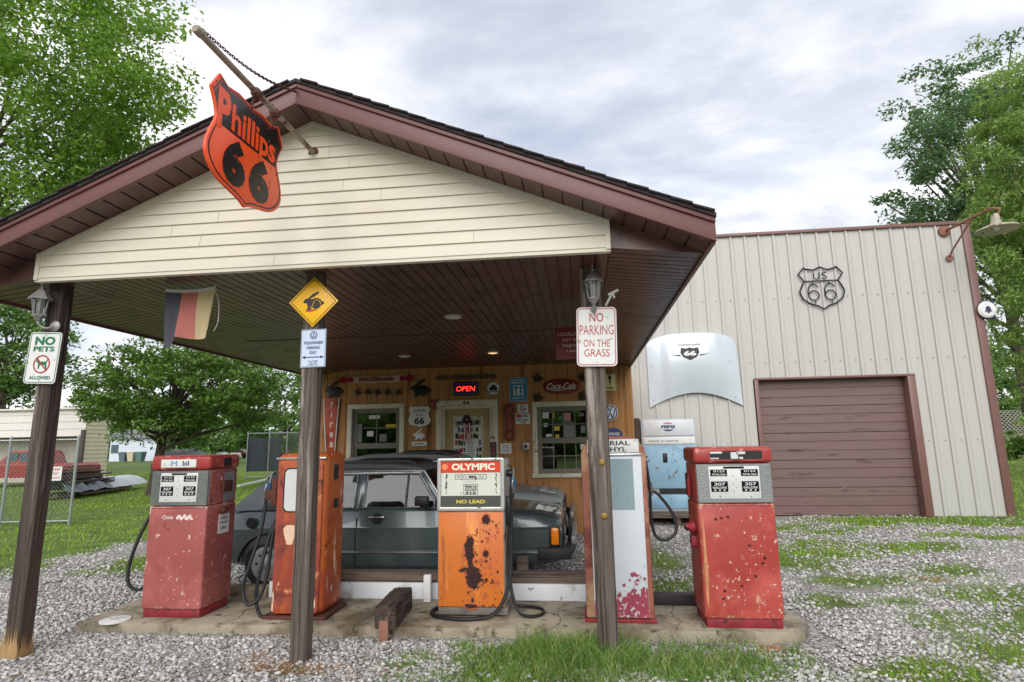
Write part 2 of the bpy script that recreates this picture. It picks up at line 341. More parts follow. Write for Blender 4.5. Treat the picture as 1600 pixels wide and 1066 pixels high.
# crushed stone, as real angular stones
PHI = (1+5**.5)/2
ico = np.array([(-1, PHI, 0), (1, PHI, 0), (-1, -PHI, 0), (1, -PHI, 0), (0, -1, PHI), (0, 1, PHI), (0, -1, -PHI), (0, 1, -PHI), (PHI, 0, -1), (PHI, 0, 1), (-PHI, 0, -1), (-PHI, 0, 1)])/1.902
icof = np.array([(0, 11, 5), (0, 5, 1), (0, 1, 7), (0, 7, 10), (0, 10, 11), (1, 5, 9), (5, 11, 4), (11, 10, 2), (10, 7, 6), (7, 1, 8), (3, 9, 4), (3, 4, 2), (3, 2, 6), (3, 6, 8), (3, 8, 9), (4, 9, 5), (2, 4, 11), (6, 2, 10), (8, 6, 7), (9, 8, 1)])
def stones(n, xr, yr, smin, smax, pw):
    u = rng.random(n); a = 1-pw
    y = (yr[0]**a+u*(yr[1]**a-yr[0]**a))**(1/a); x = xr[0]+rng.random(n)*(xr[1]-xr[0])
    keep = (~inslab(x, y)) & (rng.random(n) > grassmask(x, y)*.8) & (vn(x, y, .9, 8)+.25*vn(x, y, 4, 9) > .25+.2*rng.random(n)) & ~((y > 10.66) & (x < 1) & (x > -5.1))
    x, y = x[keep], y[keep]; n = len(x); s = smin+(smax-smin)*rng.random(n)**1.8
    J = ico[None]*(1+(rng.random((n, 12, 1))-.5)*.55)
    J = J*np.stack([1+rng.random(n)*.7, .8+rng.random(n)*.4, .5+rng.random(n)*.35], 1)[:, None]*s[:, None, None]
    t = rng.random(n)*6.283; tl = (rng.random(n)-.5)*1.2; c, q = np.cos(t)[:, None], np.sin(t)[:, None]; ct, st = np.cos(tl)[:, None], np.sin(tl)[:, None]
    X, Yy, Z = J[..., 0], J[..., 1], J[..., 2]; X, Z = X*ct-Z*st, X*st+Z*ct; X, Yy = X*c-Yy*q, X*q+Yy*c
    P = np.stack([X+x[:, None], Yy+y[:, None], Z+(s*.25)[:, None]-.004], 2).reshape(-1, 3)
    return P, (icof[None]+(np.arange(n)*12)[:, None, None]).reshape(-1, 3)
STONE = pm('crushed_stone', (182, 180, 177), .85, var=.1, vs=30, rand=.4, hue=((146, 132, 116), .82))
A = [stones(72000, (-7.6, 5.2), (3.4, 7.0), .006, .0185, 1.6), stones(42000, (-8, 9.5), (6.6, 13), .009, .022, 1.5)]
Vs = np.concatenate([A[0][0], A[1][0]]); Fs = np.concatenate([A[0][1], A[1][1]+len(A[0][0])])
tag(npmesh('gravel', Vs, Fs, STONE), 'loose pale grey crushed stone covering the forecourt', 'gravel', kind='stuff')
# grass
def blades(x, y, h, wd, lean=.5):
    n = len(x); t = rng.random(n)*6.283; dx, dy = np.cos(t), np.sin(t); b = rng.random(n)*6.283; l = h*lean*(.3+rng.random(n))
    z0 = np.full(n, -.02); P = np.empty((n, 5, 3))
    for k, (sg, f, hh) in enumerate(((-1, 0, 0), (1, 0, 0), (-.75, .3, .55), (.75, .3, .55), (0, 1, 1))):
        P[:, k, 0] = x+dx*sg*wd+np.cos(b)*l*f; P[:, k, 1] = y+dy*sg*wd+np.sin(b)*l*f; P[:, k, 2] = z0+h*hh*(1-.15*f)
    return P.reshape(-1, 3), (np.array([(0, 1, 2), (1, 3, 2), (2, 3, 4)])[None]+(np.arange(n)*5)[:, None, None]).reshape(-1, 3)
def grass_zone(n, xr, yr, hmin, hmax, wd, pw, lean=.5, thin=1.0, far=0.0):
    u = rng.random(n); a = 1-pw; y = (yr[0]**a+u*(yr[1]**a-yr[0]**a))**(1/a); x = xr[0]+rng.random(n)*(xr[1]-xr[0])
    g = grassmask(x, y); k = (rng.random(n) < g*thin) & ~inslab(x, y); x, y = x[k], y[k]
    h = hmin+(hmax-hmin)*rng.random(len(x))**2*(.4+vn(x, y, 1.6, 4)*1.2); wdt = wd*(1+far*np.maximum(y-5, 0))
    return blades(x, y, h, wdt, lean)
def join(*parts):
    o = 0; V = []; Fq = []
    for v, f in parts: V.append(v); Fq.append(f+o); o += len(v)
    return np.concatenate(V), np.concatenate(Fq)
GRASS = pm('lawn_grass', (136, 170, 54), .6, var=.25, vs=1.2, rand=.35, trans=.35, hue=((176, 168, 84), .8))
TALL = pm('tall_grass', (108, 148, 62), .5, var=.25, vs=2, rand=.4, trans=.35, hue=((200, 196, 124), .72))
tag(npmesh('lawn', *join(grass_zone(110000, (-30, -6.6), (6, 40), .03, .09, .004, 1.7, .7, 1, .16), grass_zone(60000, (4.6, 34), (9.6, 45), .04, .12, .004, 1.6, .7, 1, .16), grass_zone(8000, (-15, -5), (15, 32), .03, .1, .006, 1.5, .7, 1, .16)), GRASS), 'mown green lawn beside and behind the gravel', 'grass', kind='stuff')
tag(npmesh('weedy_grass', *join(grass_zone(150000, (-1.7, 5.5), (3.6, 8.6), .015, .07, .0028, 1.7, .8, .75, .1), grass_zone(22000, (-7.4, -5.6), (6.4, 9), .015, .06, .003, 1.5, .8), grass_zone(50000, (1.5, 7.5), (8.5, 13), .015, .06, .004, 1.4, .8, .8, .1)), GRASS), 'short weedy grass growing through the gravel', 'grass', kind='stuff')
def tuft(n, cx, cy, rx, ry, h, w_=.0026, lean=.85):
    r = np.sqrt(rng.random(n)); t = rng.random(n)*6.283; x = cx+rx*r*np.cos(t); y = cy+ry*r*np.sin(t); k = ~inslab(x, y-.02)
    x, y, r = x[k], y[k], r[k]; return blades(x, y, h*(.25+.75*rng.random(len(x))**1.3)*(1.1-.55*r), np.full(len(x), w_), lean)
tag(npmesh('tall_grass', *join(tuft(3400, -.1, 4.72, .55, .27, .26), tuft(2400, .1, 4.5, .65, .32, .2), tuft(1300, -.72, 4.62, .34, .26, .17), tuft(2600, .8, 4.58, .55, .32, .18), tuft(2600, -.5, 4.2, .95, .24, .13), tuft(160, .3, 4.92, .35, .07, .32, .003, .8), tuft(900, 1.3, 4.66, .4, .25, .13), tuft(300, -1.3, 4.6, .16, .14, .12), tuft(160, -1.0, 4.86, .12, .07, .15), tuft(200, .95, 4.93, .45, .06, .26, .003, .9), tuft(90, 1.55, 4.9, .12, .06, .17),
    tuft(500, -2.15, 4.3, .3, .14, .05), tuft(1100, 2.6, 4.15, .8, .3, .1), tuft(700, 1.5, 4.2, .6, .25, .11), tuft(220, -.45, 5.0, .14, .03, .34, .0025, .6), tuft(800, 3.6, 4.4, .7, .3, .09), tuft(60, .15, 4.66, .16, .1, .3)), TALL), 'tall rough grass at the foot of the right canopy post', 'grass', kind='stuff')
DRY = pm('dry_leaf_litter', (168, 110, 55), .8, var=.3, vs=20, rand=.4)
def litter(n, cx, cy, rx, ry):
    r = np.sqrt(rng.random(n)); t = rng.random(n)*6.283; return blades(cx+rx*r*np.cos(t), cy+ry*r*np.sin(t), np.full(n, .03)+rng.random(n)*.02, np.full(n, .005), 3.0)
tag(npmesh('leaf_litter', *join(litter(220, -2.2, 4.33, .3, .12), litter(120, -2.5, 4.5, .15, .1), litter(90, 1.42, 4.96, .1, .06), litter(150, 3.85, 7.3, .3, .12), litter(120, 5.1, 7.4, .3, .1), litter(260, -.1, 7.2, .5, .7), litter(70, -1.6, 4.3, .3, .1)), DRY), 'scattered brown dead grass and leaves on the gravel', 'litter', kind='stuff')
# concrete island
CONC = pm('stained_concrete', (158, 148, 128), .85, var=.16, vs=3, bump=.25, bs=60, patches=[((104, 92, 72), 2.2, .46, .68, .9), ((70, 60, 48), 1.3, .58, .74, .9), ((70, 64, 56), 9, .60, .74, .9)])
m = MB(); m.prism([(-4.56, 5.04), (1.5, 5.13), (1.74, 5.2), (1.83, 5.36), (1.8, 5.98), (-4.62, 5.98)], (0, 0, .07), X_, Y_, .12)
SLAB = tag(m.build('concrete_island', CONC, bevel=.012), kind='structure')
CRK = pm('crack_dirt', (66, 58, 48), .95)
for P_ in ([(-3.2, 5.07), (-3.15, 5.25), (-3.22, 5.5), (-3.1, 5.75), (-3.14, 5.97)], [(-.3, 5.1), (-.22, 5.3), (-.27, 5.6), (-.18, 5.96)], [(-2.0, 5.09), (-1.93, 5.4), (-2.02, 5.7), (-1.98, 5.97)], [(.72, 5.13), (.8, 5.4), (.75, 5.6), (.82, 5.96)]):
    Q_ = []
    for a, b in zip(P_, P_[1:]):
        for i in range(6): Q_.append((a[0]+(b[0]-a[0])*i/6+rng.normal()*.008, a[1]+(b[1]-a[1])*i/6))
    MB().add([(x-.002-.003*rng.random(), y, .0712) for x, y in Q_]+[(x+.002+.003*rng.random(), y, .0712) for x, y in Q_], [(i, i+1, len(Q_)+i+1, len(Q_)+i) for i in range(len(Q_)-1)]).build('crack', CRK, SLAB, smooth=False)
m = MB(); c = gr(180, 970, .07); m.lathe([(.125, 0), (.125, .012), (.11, .018)], (c.x, c.y, .07), 24)
m.m = 1
for i in range(9): a = rng.random(2); m.box(c.x-.08+a[0]*.13, c.x-.06+a[0]*.16, c.y-.05+a[1]*.08, c.y-.045+a[1]*.08, .0885, .0895)
tag(m.build('utility_cover', [WHITE, pm('grey_letter', (120, 122, 124), .6)]), 'flat white round cover lying at the left end of the concrete island', 'cover')
# ================================================================ THE STATION
CX, GYY, RY, WY, EAV = -2.12, 4.2, 3.9, 10.7, 3.10
def roofz(x): return 4.45-.425*abs(x-CX)
BROWN = pm('brown_soffit', (92, 64, 57), .32, var=.1, vs=2, patches=[((62, 44, 42), 3, .5, .75, .4)])
FASC = pm('mauve_fascia', (106, 67, 64), .45, var=.06, vs=2)
CREAM = pm('cream_siding', (212, 206, 188), .5, var=.04, vs=3, stretch=(.3, 1, 4), patches=[((202, 192, 164), 1.1, .58, .95, .55, (.6, 1, 2.2))])
SHING = pm('dark_shingle', (58, 50, 50), .9, var=.3, vs=14, bump=.5, bs=80)
ST = thing('gas_station', 'brown gabled filling station with cream siding and a wide canopy over the pumps', 'gas station', (CX, 8, 0))
for sg in (-1, 1):   # roof
    m = MB(); e = CX+sg*(EAV+.005)
    m.prism([(CX, 4.45), (e, roofz(e)), (e, roofz(e)-.03), (CX, 4.42)], (0, RY-.03, 0), X_, Z_, 12.3)
    x = CX+sg*.05
    k = 0
    while abs(x-CX) < EAV-.1:   # shingle butts along the rake edge
        x2 = x+sg*.145; j = rng.random()*.007
        m.prism([(x, roofz(x)+.004), (x2, roofz(x2)+.008+j), (x2, roofz(x2)+.002), (x, roofz(x)-.01)][::1], (0, RY-.045-rng.random()*.012, 0), X_, Z_, 1.0); x = x2; k += 1
    m.build('roof', SHING, ST)
    m = MB()
    a = CX; b = CX+sg*EAV
    m.prism([(a, roofz(a)-.068), (b, roofz(b)-.068), (b, roofz(b)-.198), (a, roofz(a)-.198)], (0, RY, 0), X_, Z_, .035)
    m.prism([(a, roofz(a)-.032), (b, roofz(b)-.032), (b, roofz(b)-.066), (a, roofz(a)-.066)], (0, RY-.016, 0), X_, Z_, .05)
    m.build('fascia', FASC, ST, bevel=.003)
    m = MB(); b2 = b-sg*.03
    m.box(min(b, b2), max(b, b2), RY+.036, 15.9, 2.93, roofz(b)-.02); m.build('eave_fascia', FASC, ST)
    # rake soffit planks run between fascia and gable
    m = MB(); x = CX+sg*.004
    while abs(x-CX) < EAV-.08:
        x2 = x+sg*.135; x3 = x2+sg*.012
        m.add([(x, RY+.036, roofz(x)-.19), (x2, RY+.036, roofz(x2)-.19), (x2, GYY, roofz(x2)-.19), (x, GYY, roofz(x)-.19)], [(0, 1, 2, 3)])
        m.add([(x2, RY+.036, roofz(x2)-.178), (x3, RY+.036, roofz(x3)-.178), (x3, GYY, roofz(x3)-.178), (x2, GYY, roofz(x2)-.178)], [(0, 1, 2, 3)])
        m.add([(x2, RY+.036, roofz(x2)-.178), (x2, RY+.036, roofz(x2)-.19), (x2, GYY, roofz(x2)-.19), (x2, GYY, roofz(x2)-.178)], [(0, 1, 2, 3)]); x = x3
    m.build('rake_soffit', BROWN, ST, smooth=False, recalc=False)
    # boxed end of the eave, eave soffit
    g0 = CX+sg*2.4; m = MB(); m.prism([(g0, roofz(g0)-.19), (b2, roofz(b2)-.19), (b2, 2.95), (g0, 3.03)], (0, GYY, 0), X_, Z_, .03); m.build('eave_return', FASC if False else BROWN, ST)
    m = MB(); y = GYY+.03
    while y < 15.8:
        for (p, q, z) in ((0, .088, 0), (.088, .1, .011)):
            m.add([(g0, y+p, 3.03+z), (b2, y+p, 2.95+z), (b2, y+q, 2.95+z), (g0, y+q, 3.03+z)], [(0, 1, 2, 3)])
        m.add([(g0, y+.088, 3.03), (b2, y+.088, 2.95), (b2, y+.088, 2.961), (g0, y+.088, 3.041)], [(0, 1, 2, 3)]); y += .1
    m.build('eave_soffit', BROWN, ST, smooth=False, recalc=False)
# canopy ceiling, grooves running back from the gable
m = MB(); x = -4.52
while x < .28:
    x2, x3 = x+.086, x+.1
    m.add([(x, GYY+.05, 3.03), (x2, GYY+.05, 3.03), (x2, WY+.05, 3.03), (x, WY+.05, 3.03)], [(0, 1, 2, 3)])
    m.add([(x2, GYY+.05, 3.044), (x3, GYY+.05, 3.044), (x3, WY+.05, 3.044), (x2, WY+.05, 3.044)], [(0, 1, 2, 3)])
    m.add([(x2, GYY+.05, 3.03), (x2, WY+.05, 3.03), (x2, WY+.05, 3.044), (x2, GYY+.05, 3.044)], [(0, 1, 2, 3)])
    m.add([(x3, GYY+.05, 3.03), (x3, WY+.05, 3.03), (x3, WY+.05, 3.044), (x3, GYY+.05, 3.044)], [(0, 1, 2, 3)]); x = x3
m.box(-4.5, .26, 7.3, 7.33, 3.02, 3.03)
m.build('canopy_ceiling', BROWN, ST, smooth=False, recalc=False)
# gable siding: lapped boards clipped to the triangle
m = MB(); z = 3.03; c0 = .1
while z < 4.25:
    za, zb = z, min(z+c0, 4.249)
    def half(zz): return min(2.4, (4.26-zz)/.425)
    ha, hb = half(za), half(zb)
    pts = [(CX-ha, GYY-.02, za), (CX+ha, GYY-.02, za), (CX+hb, GYY-.006, zb), (CX-hb, GYY-.006, zb)]
    if ha == 2.4 and hb < 2.4: zc = 4.26-2.4*.425; pts = [pts[0], pts[1], (CX+2.4, GYY-.02+.014*(zc-za)/c0, zc), pts[2], pts[3], (CX-2.4, GYY-.02+.014*(zc-za)/c0, zc)]
    m.add(pts, [tuple(range(len(pts)))]); m.add([pts[0], pts[1], (pts[1][0], GYY, za), (pts[0][0], GYY, za)], [(0, 1, 2, 3)])
    z += c0
m.build('gable_siding', CREAM, ST, smooth=False, recalc=False)
JNT = pm('board_joint_line', (150, 144, 126), .7)  # darker tone of the butt joints between siding boards
for i in range(11):
    z = 3.03+.1*i; hw = min(2.4, (4.26-z-.1)/.425)-.3
    if hw > .2:
        x = CX+hw*(2*rng.random()-1); MB().add([(x, GYY-.0212, z+.002), (x+.003, GYY-.0212, z+.002), (x+.003, GYY-.0072, z+.098), (x, GYY-.0072, z+.098)], [(0, 1, 2, 3)]).build('board_joint', JNT, ST, smooth=False)
m = MB()
for sg in (-1, 1):
    g0 = CX+sg*2.4; a = CX+sg*.0
    m.prism([(a, 4.262), (g0, roofz(g0)-.188), (g0, roofz(g0)-.222), (a, 4.228)], (0, GYY-.024, 0), X_, Z_, .03)
    m.box(min(g0, g0-sg*.035), max(g0, g0-sg*.035), GYY-.026, GYY+.02, 3.015, roofz(g0)-.19)
m.box(CX-2.4, CX+2.4, GYY-.012, GYY+.04, 3.0, 3.03)
m.build('gable_trim', CREAM, ST)
# timber wall with grooves; openings for two windows and the door
PLY = pm('brown_plywood', (178, 126, 72), .6, var=.16, vs=3, stretch=(6, 6, .5), bump=.15, bs=30, patches=[((96, 62, 34), 2, .56, .8, .7, (3, 3, .4))])
TRIM = pm('cream_trim', (212, 206, 184), .55, var=.08, vs=12, patches=[((140, 125, 100), 9, .64, .72, .8)])
GREYF = pm('grey_sash', (122, 116, 104), .55, var=.1)
OPN = [(-4.33, -3.39, 1.0, 2.28), (-2.58, -1.61, 0.02, 2.3), (-.78, .2, 1.03, 2.24)]
PR = [(.02, 0), (.98, 0), (.985, -.012), (1.0, -.012), (.005, -.012), (.02, 0)]
PR = [(.0, -.012), (.05, -.012), (.07, 0), (.98, 0), (.999, -.012)]
m = MB(); xs = -5.1
for a, b, z0, z1 in OPN:
    profwall(m, xs, a, 0, 3.06, WY, PR, .203); profwall(m, a, b, z1, 3.06, WY, PR, .203)
    if z0 > .1: profwall(m, a, b, 0, z0, WY, PR, .203)
    for s in ((a, a), (b, b)): m.add([(s[0], WY, z0), (s[0], WY+.12, z0), (s[0], WY+.12, z1), (s[0], WY, z1)], [(0, 1, 2, 3)])
    m.add([(a, WY, z1), (b, WY, z1), (b, WY+.12, z1), (a, WY+.12, z1)], [(0, 1, 2, 3)]); m.add([(a, WY, z0), (b, WY, z0), (b, WY+.12, z0), (a, WY+.12, z0)], [(0, 1, 2, 3)])
    xs = b
profwall(m, xs, .98, 0, 3.06, WY, PR, .203)
m.box(.86, .975, WY-.022, WY-.001, 0, 3.0)
m.add([(.98, WY, 0), (.98, 16, 0), (.98, 16, 3.0), (.98, WY, 3.0)], [(0, 1, 2, 3)]); m.add([(-5.1, WY, 0), (-5.1, 16, 0), (-5.1, 16, 3.0), (-5.1, WY, 3.0)], [(0, 1, 2, 3)]); m.add([(-5.1, 16, 0), (.98, 16, 0), (.98, 16, 3.9), (-5.1, 16, 3.9)], [(0, 1, 2, 3)])
m.build('wall', PLY, ST, smooth=False, recalc=False)
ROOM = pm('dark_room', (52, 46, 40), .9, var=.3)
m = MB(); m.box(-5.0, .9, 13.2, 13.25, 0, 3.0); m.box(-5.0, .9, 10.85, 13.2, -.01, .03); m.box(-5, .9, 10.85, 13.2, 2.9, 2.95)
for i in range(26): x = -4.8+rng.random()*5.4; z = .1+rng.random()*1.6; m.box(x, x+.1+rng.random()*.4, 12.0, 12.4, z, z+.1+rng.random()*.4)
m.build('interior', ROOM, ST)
STK = [pm('sticker_'+n, c, .5, var=.05) for n, c in (('white', (215, 215, 210)), ('yellow', (215, 180, 60)), ('red', (165, 50, 45)), ('blue', (60, 85, 140)), ('green', (70, 130, 80)), ('pink', (190, 130, 130)), ('grey', (120, 120, 118)), ('black', (40, 38, 38)))]
def stickers(par, lst, Y):
    for x0, x1, z0, z1, k in lst: MB().box(x0, x1, Y-.004, Y, z0, z1).build('sticker', STK[k], par, smooth=False)
def sash(par, a, b, z0, z1, cols, rows, Y, w=.05):
    m = MB(); m.box(a, a+w, Y, Y+.04, z0, z1); m.box(b-w, b, Y, Y+.04, z0, z1); m.box(a+w, b-w, Y, Y+.04, z0, z0+w); m.box(a+w, b-w, Y, Y+.04, z1-w, z1)
    for i in range(1, cols): x = a+w+(b-a-2*w)*i/cols; m.box(x-.008, x+.008, Y+.012, Y+.03, z0+w, z1-w)
    for i in range(1, rows): z = z0+w+(z1-z0-2*w)*i/rows; m.box(a+w, b-w, Y+.014, Y+.028, z-.008, z+.008)
    s = m.build('sash', GREYF, par); m = MB(); m.box(a+w, b-w, Y+.02, Y+.024, z0+w, z1-w); m.build('pane', WALLGLASS, par); return s
def window(label, o, mid, up_grid, lo_grid, sts):
    a, b, z0, z1 = o; t = .09; m = MB()
    m.box(a-t, b+t, WY-.03, WY, z1, z1+t); m.box(a-t, a, WY-.03, WY, z0-.06, z1); m.box(b, b+t, WY-.03, WY, z0-.06, z1)
    fr = m.build('window', TRIM, ST, bevel=.004); fr['label'] = label
    m = MB(); m.box(a-t-.02, b+t+.02, WY-.06, WY, z0-.07, z0); m.build('sill', TRIM, fr, bevel=.004)
    f = .03; m = MB(); m.box(a, a+f, WY+.005, WY+.1, z0, z1); m.box(b-f, b, WY+.005, WY+.1, z0, z1); m.box(a+f, b-f, WY+.005, WY+.1, z1-f, z1); m.box(a+f, b-f, WY+.005, WY+.1, z0, z0+f); m.build('frame', GREYF, fr)
    sash(fr, a+f, b-f, mid, z1-f, *up_grid, WY+.03); sash(fr, a+f, b-f, z0+f, mid, *lo_grid, WY+.055)
    stickers(fr, sts, WY+.048)
window('left window with a yellow sticker on a plain upper sash', OPN[0], 1.58, (2, 2), (1, 1), [(-4.02, -3.8, 2.09, 2.16, 0), (-3.68, -3.48, 1.9, 1.98, 1), (-4.05, -3.92, 1.76, 1.86, 0), (-4.25, -4.15, 1.65, 2.0, 6), (-3.8, -3.66, 1.66, 1.8, 6)])
window('right double hung window with a grid of small panes and stickers', OPN[2], 1.62, (4, 2), (4, 2), [(-.68, -.5, 2.03, 2.14, 0), (-.56, -.46, 2.03, 2.13, 1), (-.28, -.16, 1.98, 2.12, 5), (-.38, -.31, 2.0, 2.06, 4), (-.66, -.59, 1.87, 1.94, 0), (-.47, -.37, 1.8, 1.88, 1), (-.3, -.1, 1.68, 1.95, 6), (0, .08, 2.05, 2.11, 6), (-.62, -.52, 1.69, 1.74, 0), (-.45, -.38, 1.67, 1.73, 1), (0, .09, 1.45, 1.55, 0), (0.02, .1, 1.75, 1.88, 6)])
a, b, z0, z1 = OPN[1]; m = MB()
for (x0, x1, q0, q1) in ((a-.1, b+.1, z1, z1+.1), (a-.1, a, 0, z1), (b, b+.1, 0, z1)): m.box(x0, x1, WY-.03, WY, q0, q1)
DF = m.build('door_frame', TRIM, ST, bevel=.004)
m = MB(); m.box(a, a+.06, WY+.01, WY+.1, 0, z1); m.box(b-.06, b, WY+.01, WY+.1, 0, z1); m.box(a+.06, b-.06, WY+.01, WY+.1, z1-.06, z1); m.build('jamb', TRIM, DF)
TAN = pm('tan_door', (176, 154, 104), .5, var=.06)
m = MB(); m.box(a+.06, b-.06, WY+.05, WY+.095, 0, z1-.06); DR = m.build('door', TAN, ST, bevel=.003)
m = MB(); m.box(-2.36, -1.8, WY+.035, WY+.05, 1.0, 2.1); m.build('door_window', TRIM, DR, bevel=.003)
m = MB()
for i in range(9):
    for j in range(8):
        x = -2.33+i*.056+.01*rng.random(); z = 1.05+j*.125+rng.random()*.02; MB().box(x, x+.035+.025*rng.random(), WY+.028, WY+.034-.0003*i, z, z+.06+.05*rng.random()).build('sticker', STK[int(rng.choice([0, 3, 7, 7, 6, 2, 7, 3]))], DR, smooth=False)
m.m = 0; m.box(-2.13, -1.92, WY+.022, WY+.027, 1.3, 1.66); m.m = 7
for i in range(7): m.box(-2.1, -1.95-.03*rng.random(), WY+.019, WY+.0225, 1.36+i*.04, 1.37+i*.04)
m.build('door_notice', STK, DR, smooth=False)
m = MB(); m.txt('66', (-2.1, WY-.0325, 2.352), .13, .07, bold=.03); m.build('door_number', BLACK, ST, smooth=False)
# recessed lights under the canopy
LR = pm('light_trim', (190, 188, 182), .4)
for i, (px, py, lb) in enumerate(((708, 494, 'round white recessed light nearest the front of the canopy ceiling'), (632, 556, 'round recessed light at the back left of the canopy ceiling'), (770, 550, 'round recessed light at the back right of the canopy ceiling, glowing faintly warm'))):
    p = gr(px, py, 3.03); t = thing('recessed_light', lb, 'ceiling light', (p.x, p.y, 3.0), group='recessed lights in the canopy ceiling')
    m = MB(); pts = circ(p.x, p.y, .1, 24); pin = circ(p.x, p.y, .075, 24); m.ring(pts, pin, (0, 0, 3.008), X_, -Y_, .02) if False else m.lathe([(.1, 3.03), (.1, 3.012), (.076, 3.008), (.076, 3.02)], (p.x, p.y, 0), 24); m.build('trim_ring', LR, t)
    m = MB(); m.lathe([(.074, 3.016), (.074, 3.007), (.05, 3.002)], (p.x, p.y, 0), 20); m.build('lens', pm('warm_lens', (255, 214, 160), .4, emit=.7) if i == 2 else BULB, t)
# ================================================================ THE METAL GARAGE
MET = pm('cream_metal_sheet', (184, 182, 176), .42, var=.03, vs=1, stretch=(2, 2, .3), patches=[((180, 172, 156), .9, .6, .95, .5, (3, 3, .25))])
GTRIM = pm('brown_metal_trim', (120, 86, 80), .4, var=.06)
GDOOR = pm('brown_garage_door', (116, 92, 88), .45, var=.08, vs=2, stretch=(.6, 1, 5), patches=[((70, 50, 48), 3, .62, .8, .6, (.5, 1, 3))])
BY, BX0, BX1, BH = 12.8, 1.12, 8.42, 6.05; D0, D1, DH = 3.72, 6.9, 2.82
GB = thing('metal_garage', 'tall cream ribbed metal garage with a brown roller door on the right', 'garage', (4.8, 15, 0))
RP = [(0, 0), (.40, 0), (.425, .034), (.535, .034), (.56, 0), (.70, 0), (.71, .006), (.74, .006), (.75, 0), (.99, 0)]
m = MB()
for a, b, z0, z1 in ((BX0, D0, 0, BH), (D0, D1, DH, BH), (D1, BX1, 0, BH)): profwall(m, a, b, z0, z1, BY, RP, .305)
for x in (BX0, BX1): m.add([(x, BY, 0), (x, 26, 0), (x, 26, BH), (x, BY, BH)], [(0, 1, 2, 3)])
m.add([(BX0, 26, 0), (BX1, 26, 0), (BX1, 26, BH), (BX0, 26, BH)], [(0, 1, 2, 3)])
m.build('wall', MET, GB, smooth=False, recalc=False)
m = MB(); m.box(BX0-.1, BX1+.06, BY-.06, 26.1, BH, BH+.07); m.build('roof_edge', GTRIM, GB, bevel=.006)
m = MB(); m.box(BX1-.13, BX1+.025, BY-.045, BY+.15, 0, BH); m.build('corner_trim', GTRIM, GB, bevel=.006)
m = MB(); m.box(BX0-.03, BX0+.12, BY-.045, BY+.15, 0, BH); m.build('corner_trim', MET, GB, bevel=.006)
m = MB(); m.box(D0+.02, D0+.1, BY-.04, BY+.35, 0, DH); m.box(D1-.1, D1+.05, BY-.04, BY+.35, 0, DH); m.box(D0+.02, D1+.05, BY-.042, BY+.35, DH, DH+.045); m.build('door_surround', GTRIM, GB, bevel=.004)
m = MB(); n = 9; hh = DH/5
for i in range(5):
    z = i*hh; m.prism([(0, z+.006), (-.0, z+hh*.30), (.014, z+hh*.315), (.014, z+hh*.345), (0, z+hh*.36), (0, z+hh*.64), (.014, z+hh*.655), (.014, z+hh*.685), (0, z+hh*.7), (0, z+hh-.006), (.04, z+hh-.006), (.04, z+.006)], (D0+.1, BY+.2, 0), Y_, Z_, -(D1-D0-.2))
m.build('garage_door', GDOOR, GB, smooth=False)
for i in range(24):   # screw heads on the ribs
    x = BX0+.15+.305*i
    for z in (1.5, 3.2, 4.6):
        if x < BX1-.2 and not (D0-.1 < x < D1+.1 and z < 3): MB().lathe([(.012, 0), (.012, .03)], (x, BY, z), 6, -Y_).build('screw', MET, GB, smooth=False)
# ================================================================ POSTS, LANTERNS, SIGNS ON THE POSTS
POSTW = pm('weathered_post', (98, 88, 80), .85, var=.32, vs=2.2, stretch=(14, 14, .7), bump=.6, bs=5, patches=[((58, 48, 44), 1.6, .5, .66, .9, (20, 20, .5)), ((158, 148, 138), 1.4, .58, .72, .9, (9, 9, .6)), ((34, 28, 26), 1.2, .66, .72, .95, (26, 26, .35))])
DARKW = pm('dark_post', (80, 68, 60), .85, var=.32, vs=2.2, stretch=(14, 14, .7), bump=.6, bs=5, patches=[((48, 38, 38), 1.6, .48, .66, .9, (20, 20, .5)), ((130, 118, 112), 1.4, .6, .72, .9, (9, 9, .6)), ((30, 24, 24), 1.2, .66, .72, .95, (26, 26, .35))])
GOLD = pm('splintered_wood', (168, 136, 92), .9, var=.3, vs=3, stretch=(14, 14, .8), bump=.5, bs=6)
def post(label, b, t, wb, wt, d, mat):
    rings = []
    n = 14
    for i in range(n+1):
        f = i/n; c = Vector(b).lerp(Vector(t), f); hw = (wb+(wt-wb)*f)/2*(1+.03*(rng.random()-.5)); ch = .012+.006*rng.random()
        P = []
        for (sx, sy) in ((-1, 0), (1, 0), (1, 1), (-1, 1)):
            x, y = c.x+sx*hw, c.y+sy*d
            ix = -sx; iy = 1 if sy == 0 else -1
            A, Bq = (x+ix*ch, y), (x, y+iy*ch)
            P += ([Bq, A] if (sx, sy) in ((-1, 0), (1, 1)) else [A, Bq])
        rings.append([Vector((p[0]+(rng.random()-.5)*.004, p[1]+(rng.random()-.5)*.004, c.z)) for p in P])
    o = MB().loft(rings).build('wooden_post', mat, smooth=False); tag(o, label, 'post', 'posts holding up the canopy'); return o
PL = post('dark weathered left canopy post carrying the no pets sign', (-4.505, 4.36, -.1), (-4.50, 4.36, 3.03), .13, .135, .14, DARKW)
PM = post('grey weathered middle canopy post carrying the yellow diamond sign', (-2.18, 4.45, -.1), (-2.19, 4.45, 3.03), .13, .145, .13, POSTW)
PR_ = post('weathered right canopy post with a lantern and the no parking sign', (.155, 4.7, -.1), (.135, 4.7, 3.03), .15, .18, .15, POSTW)
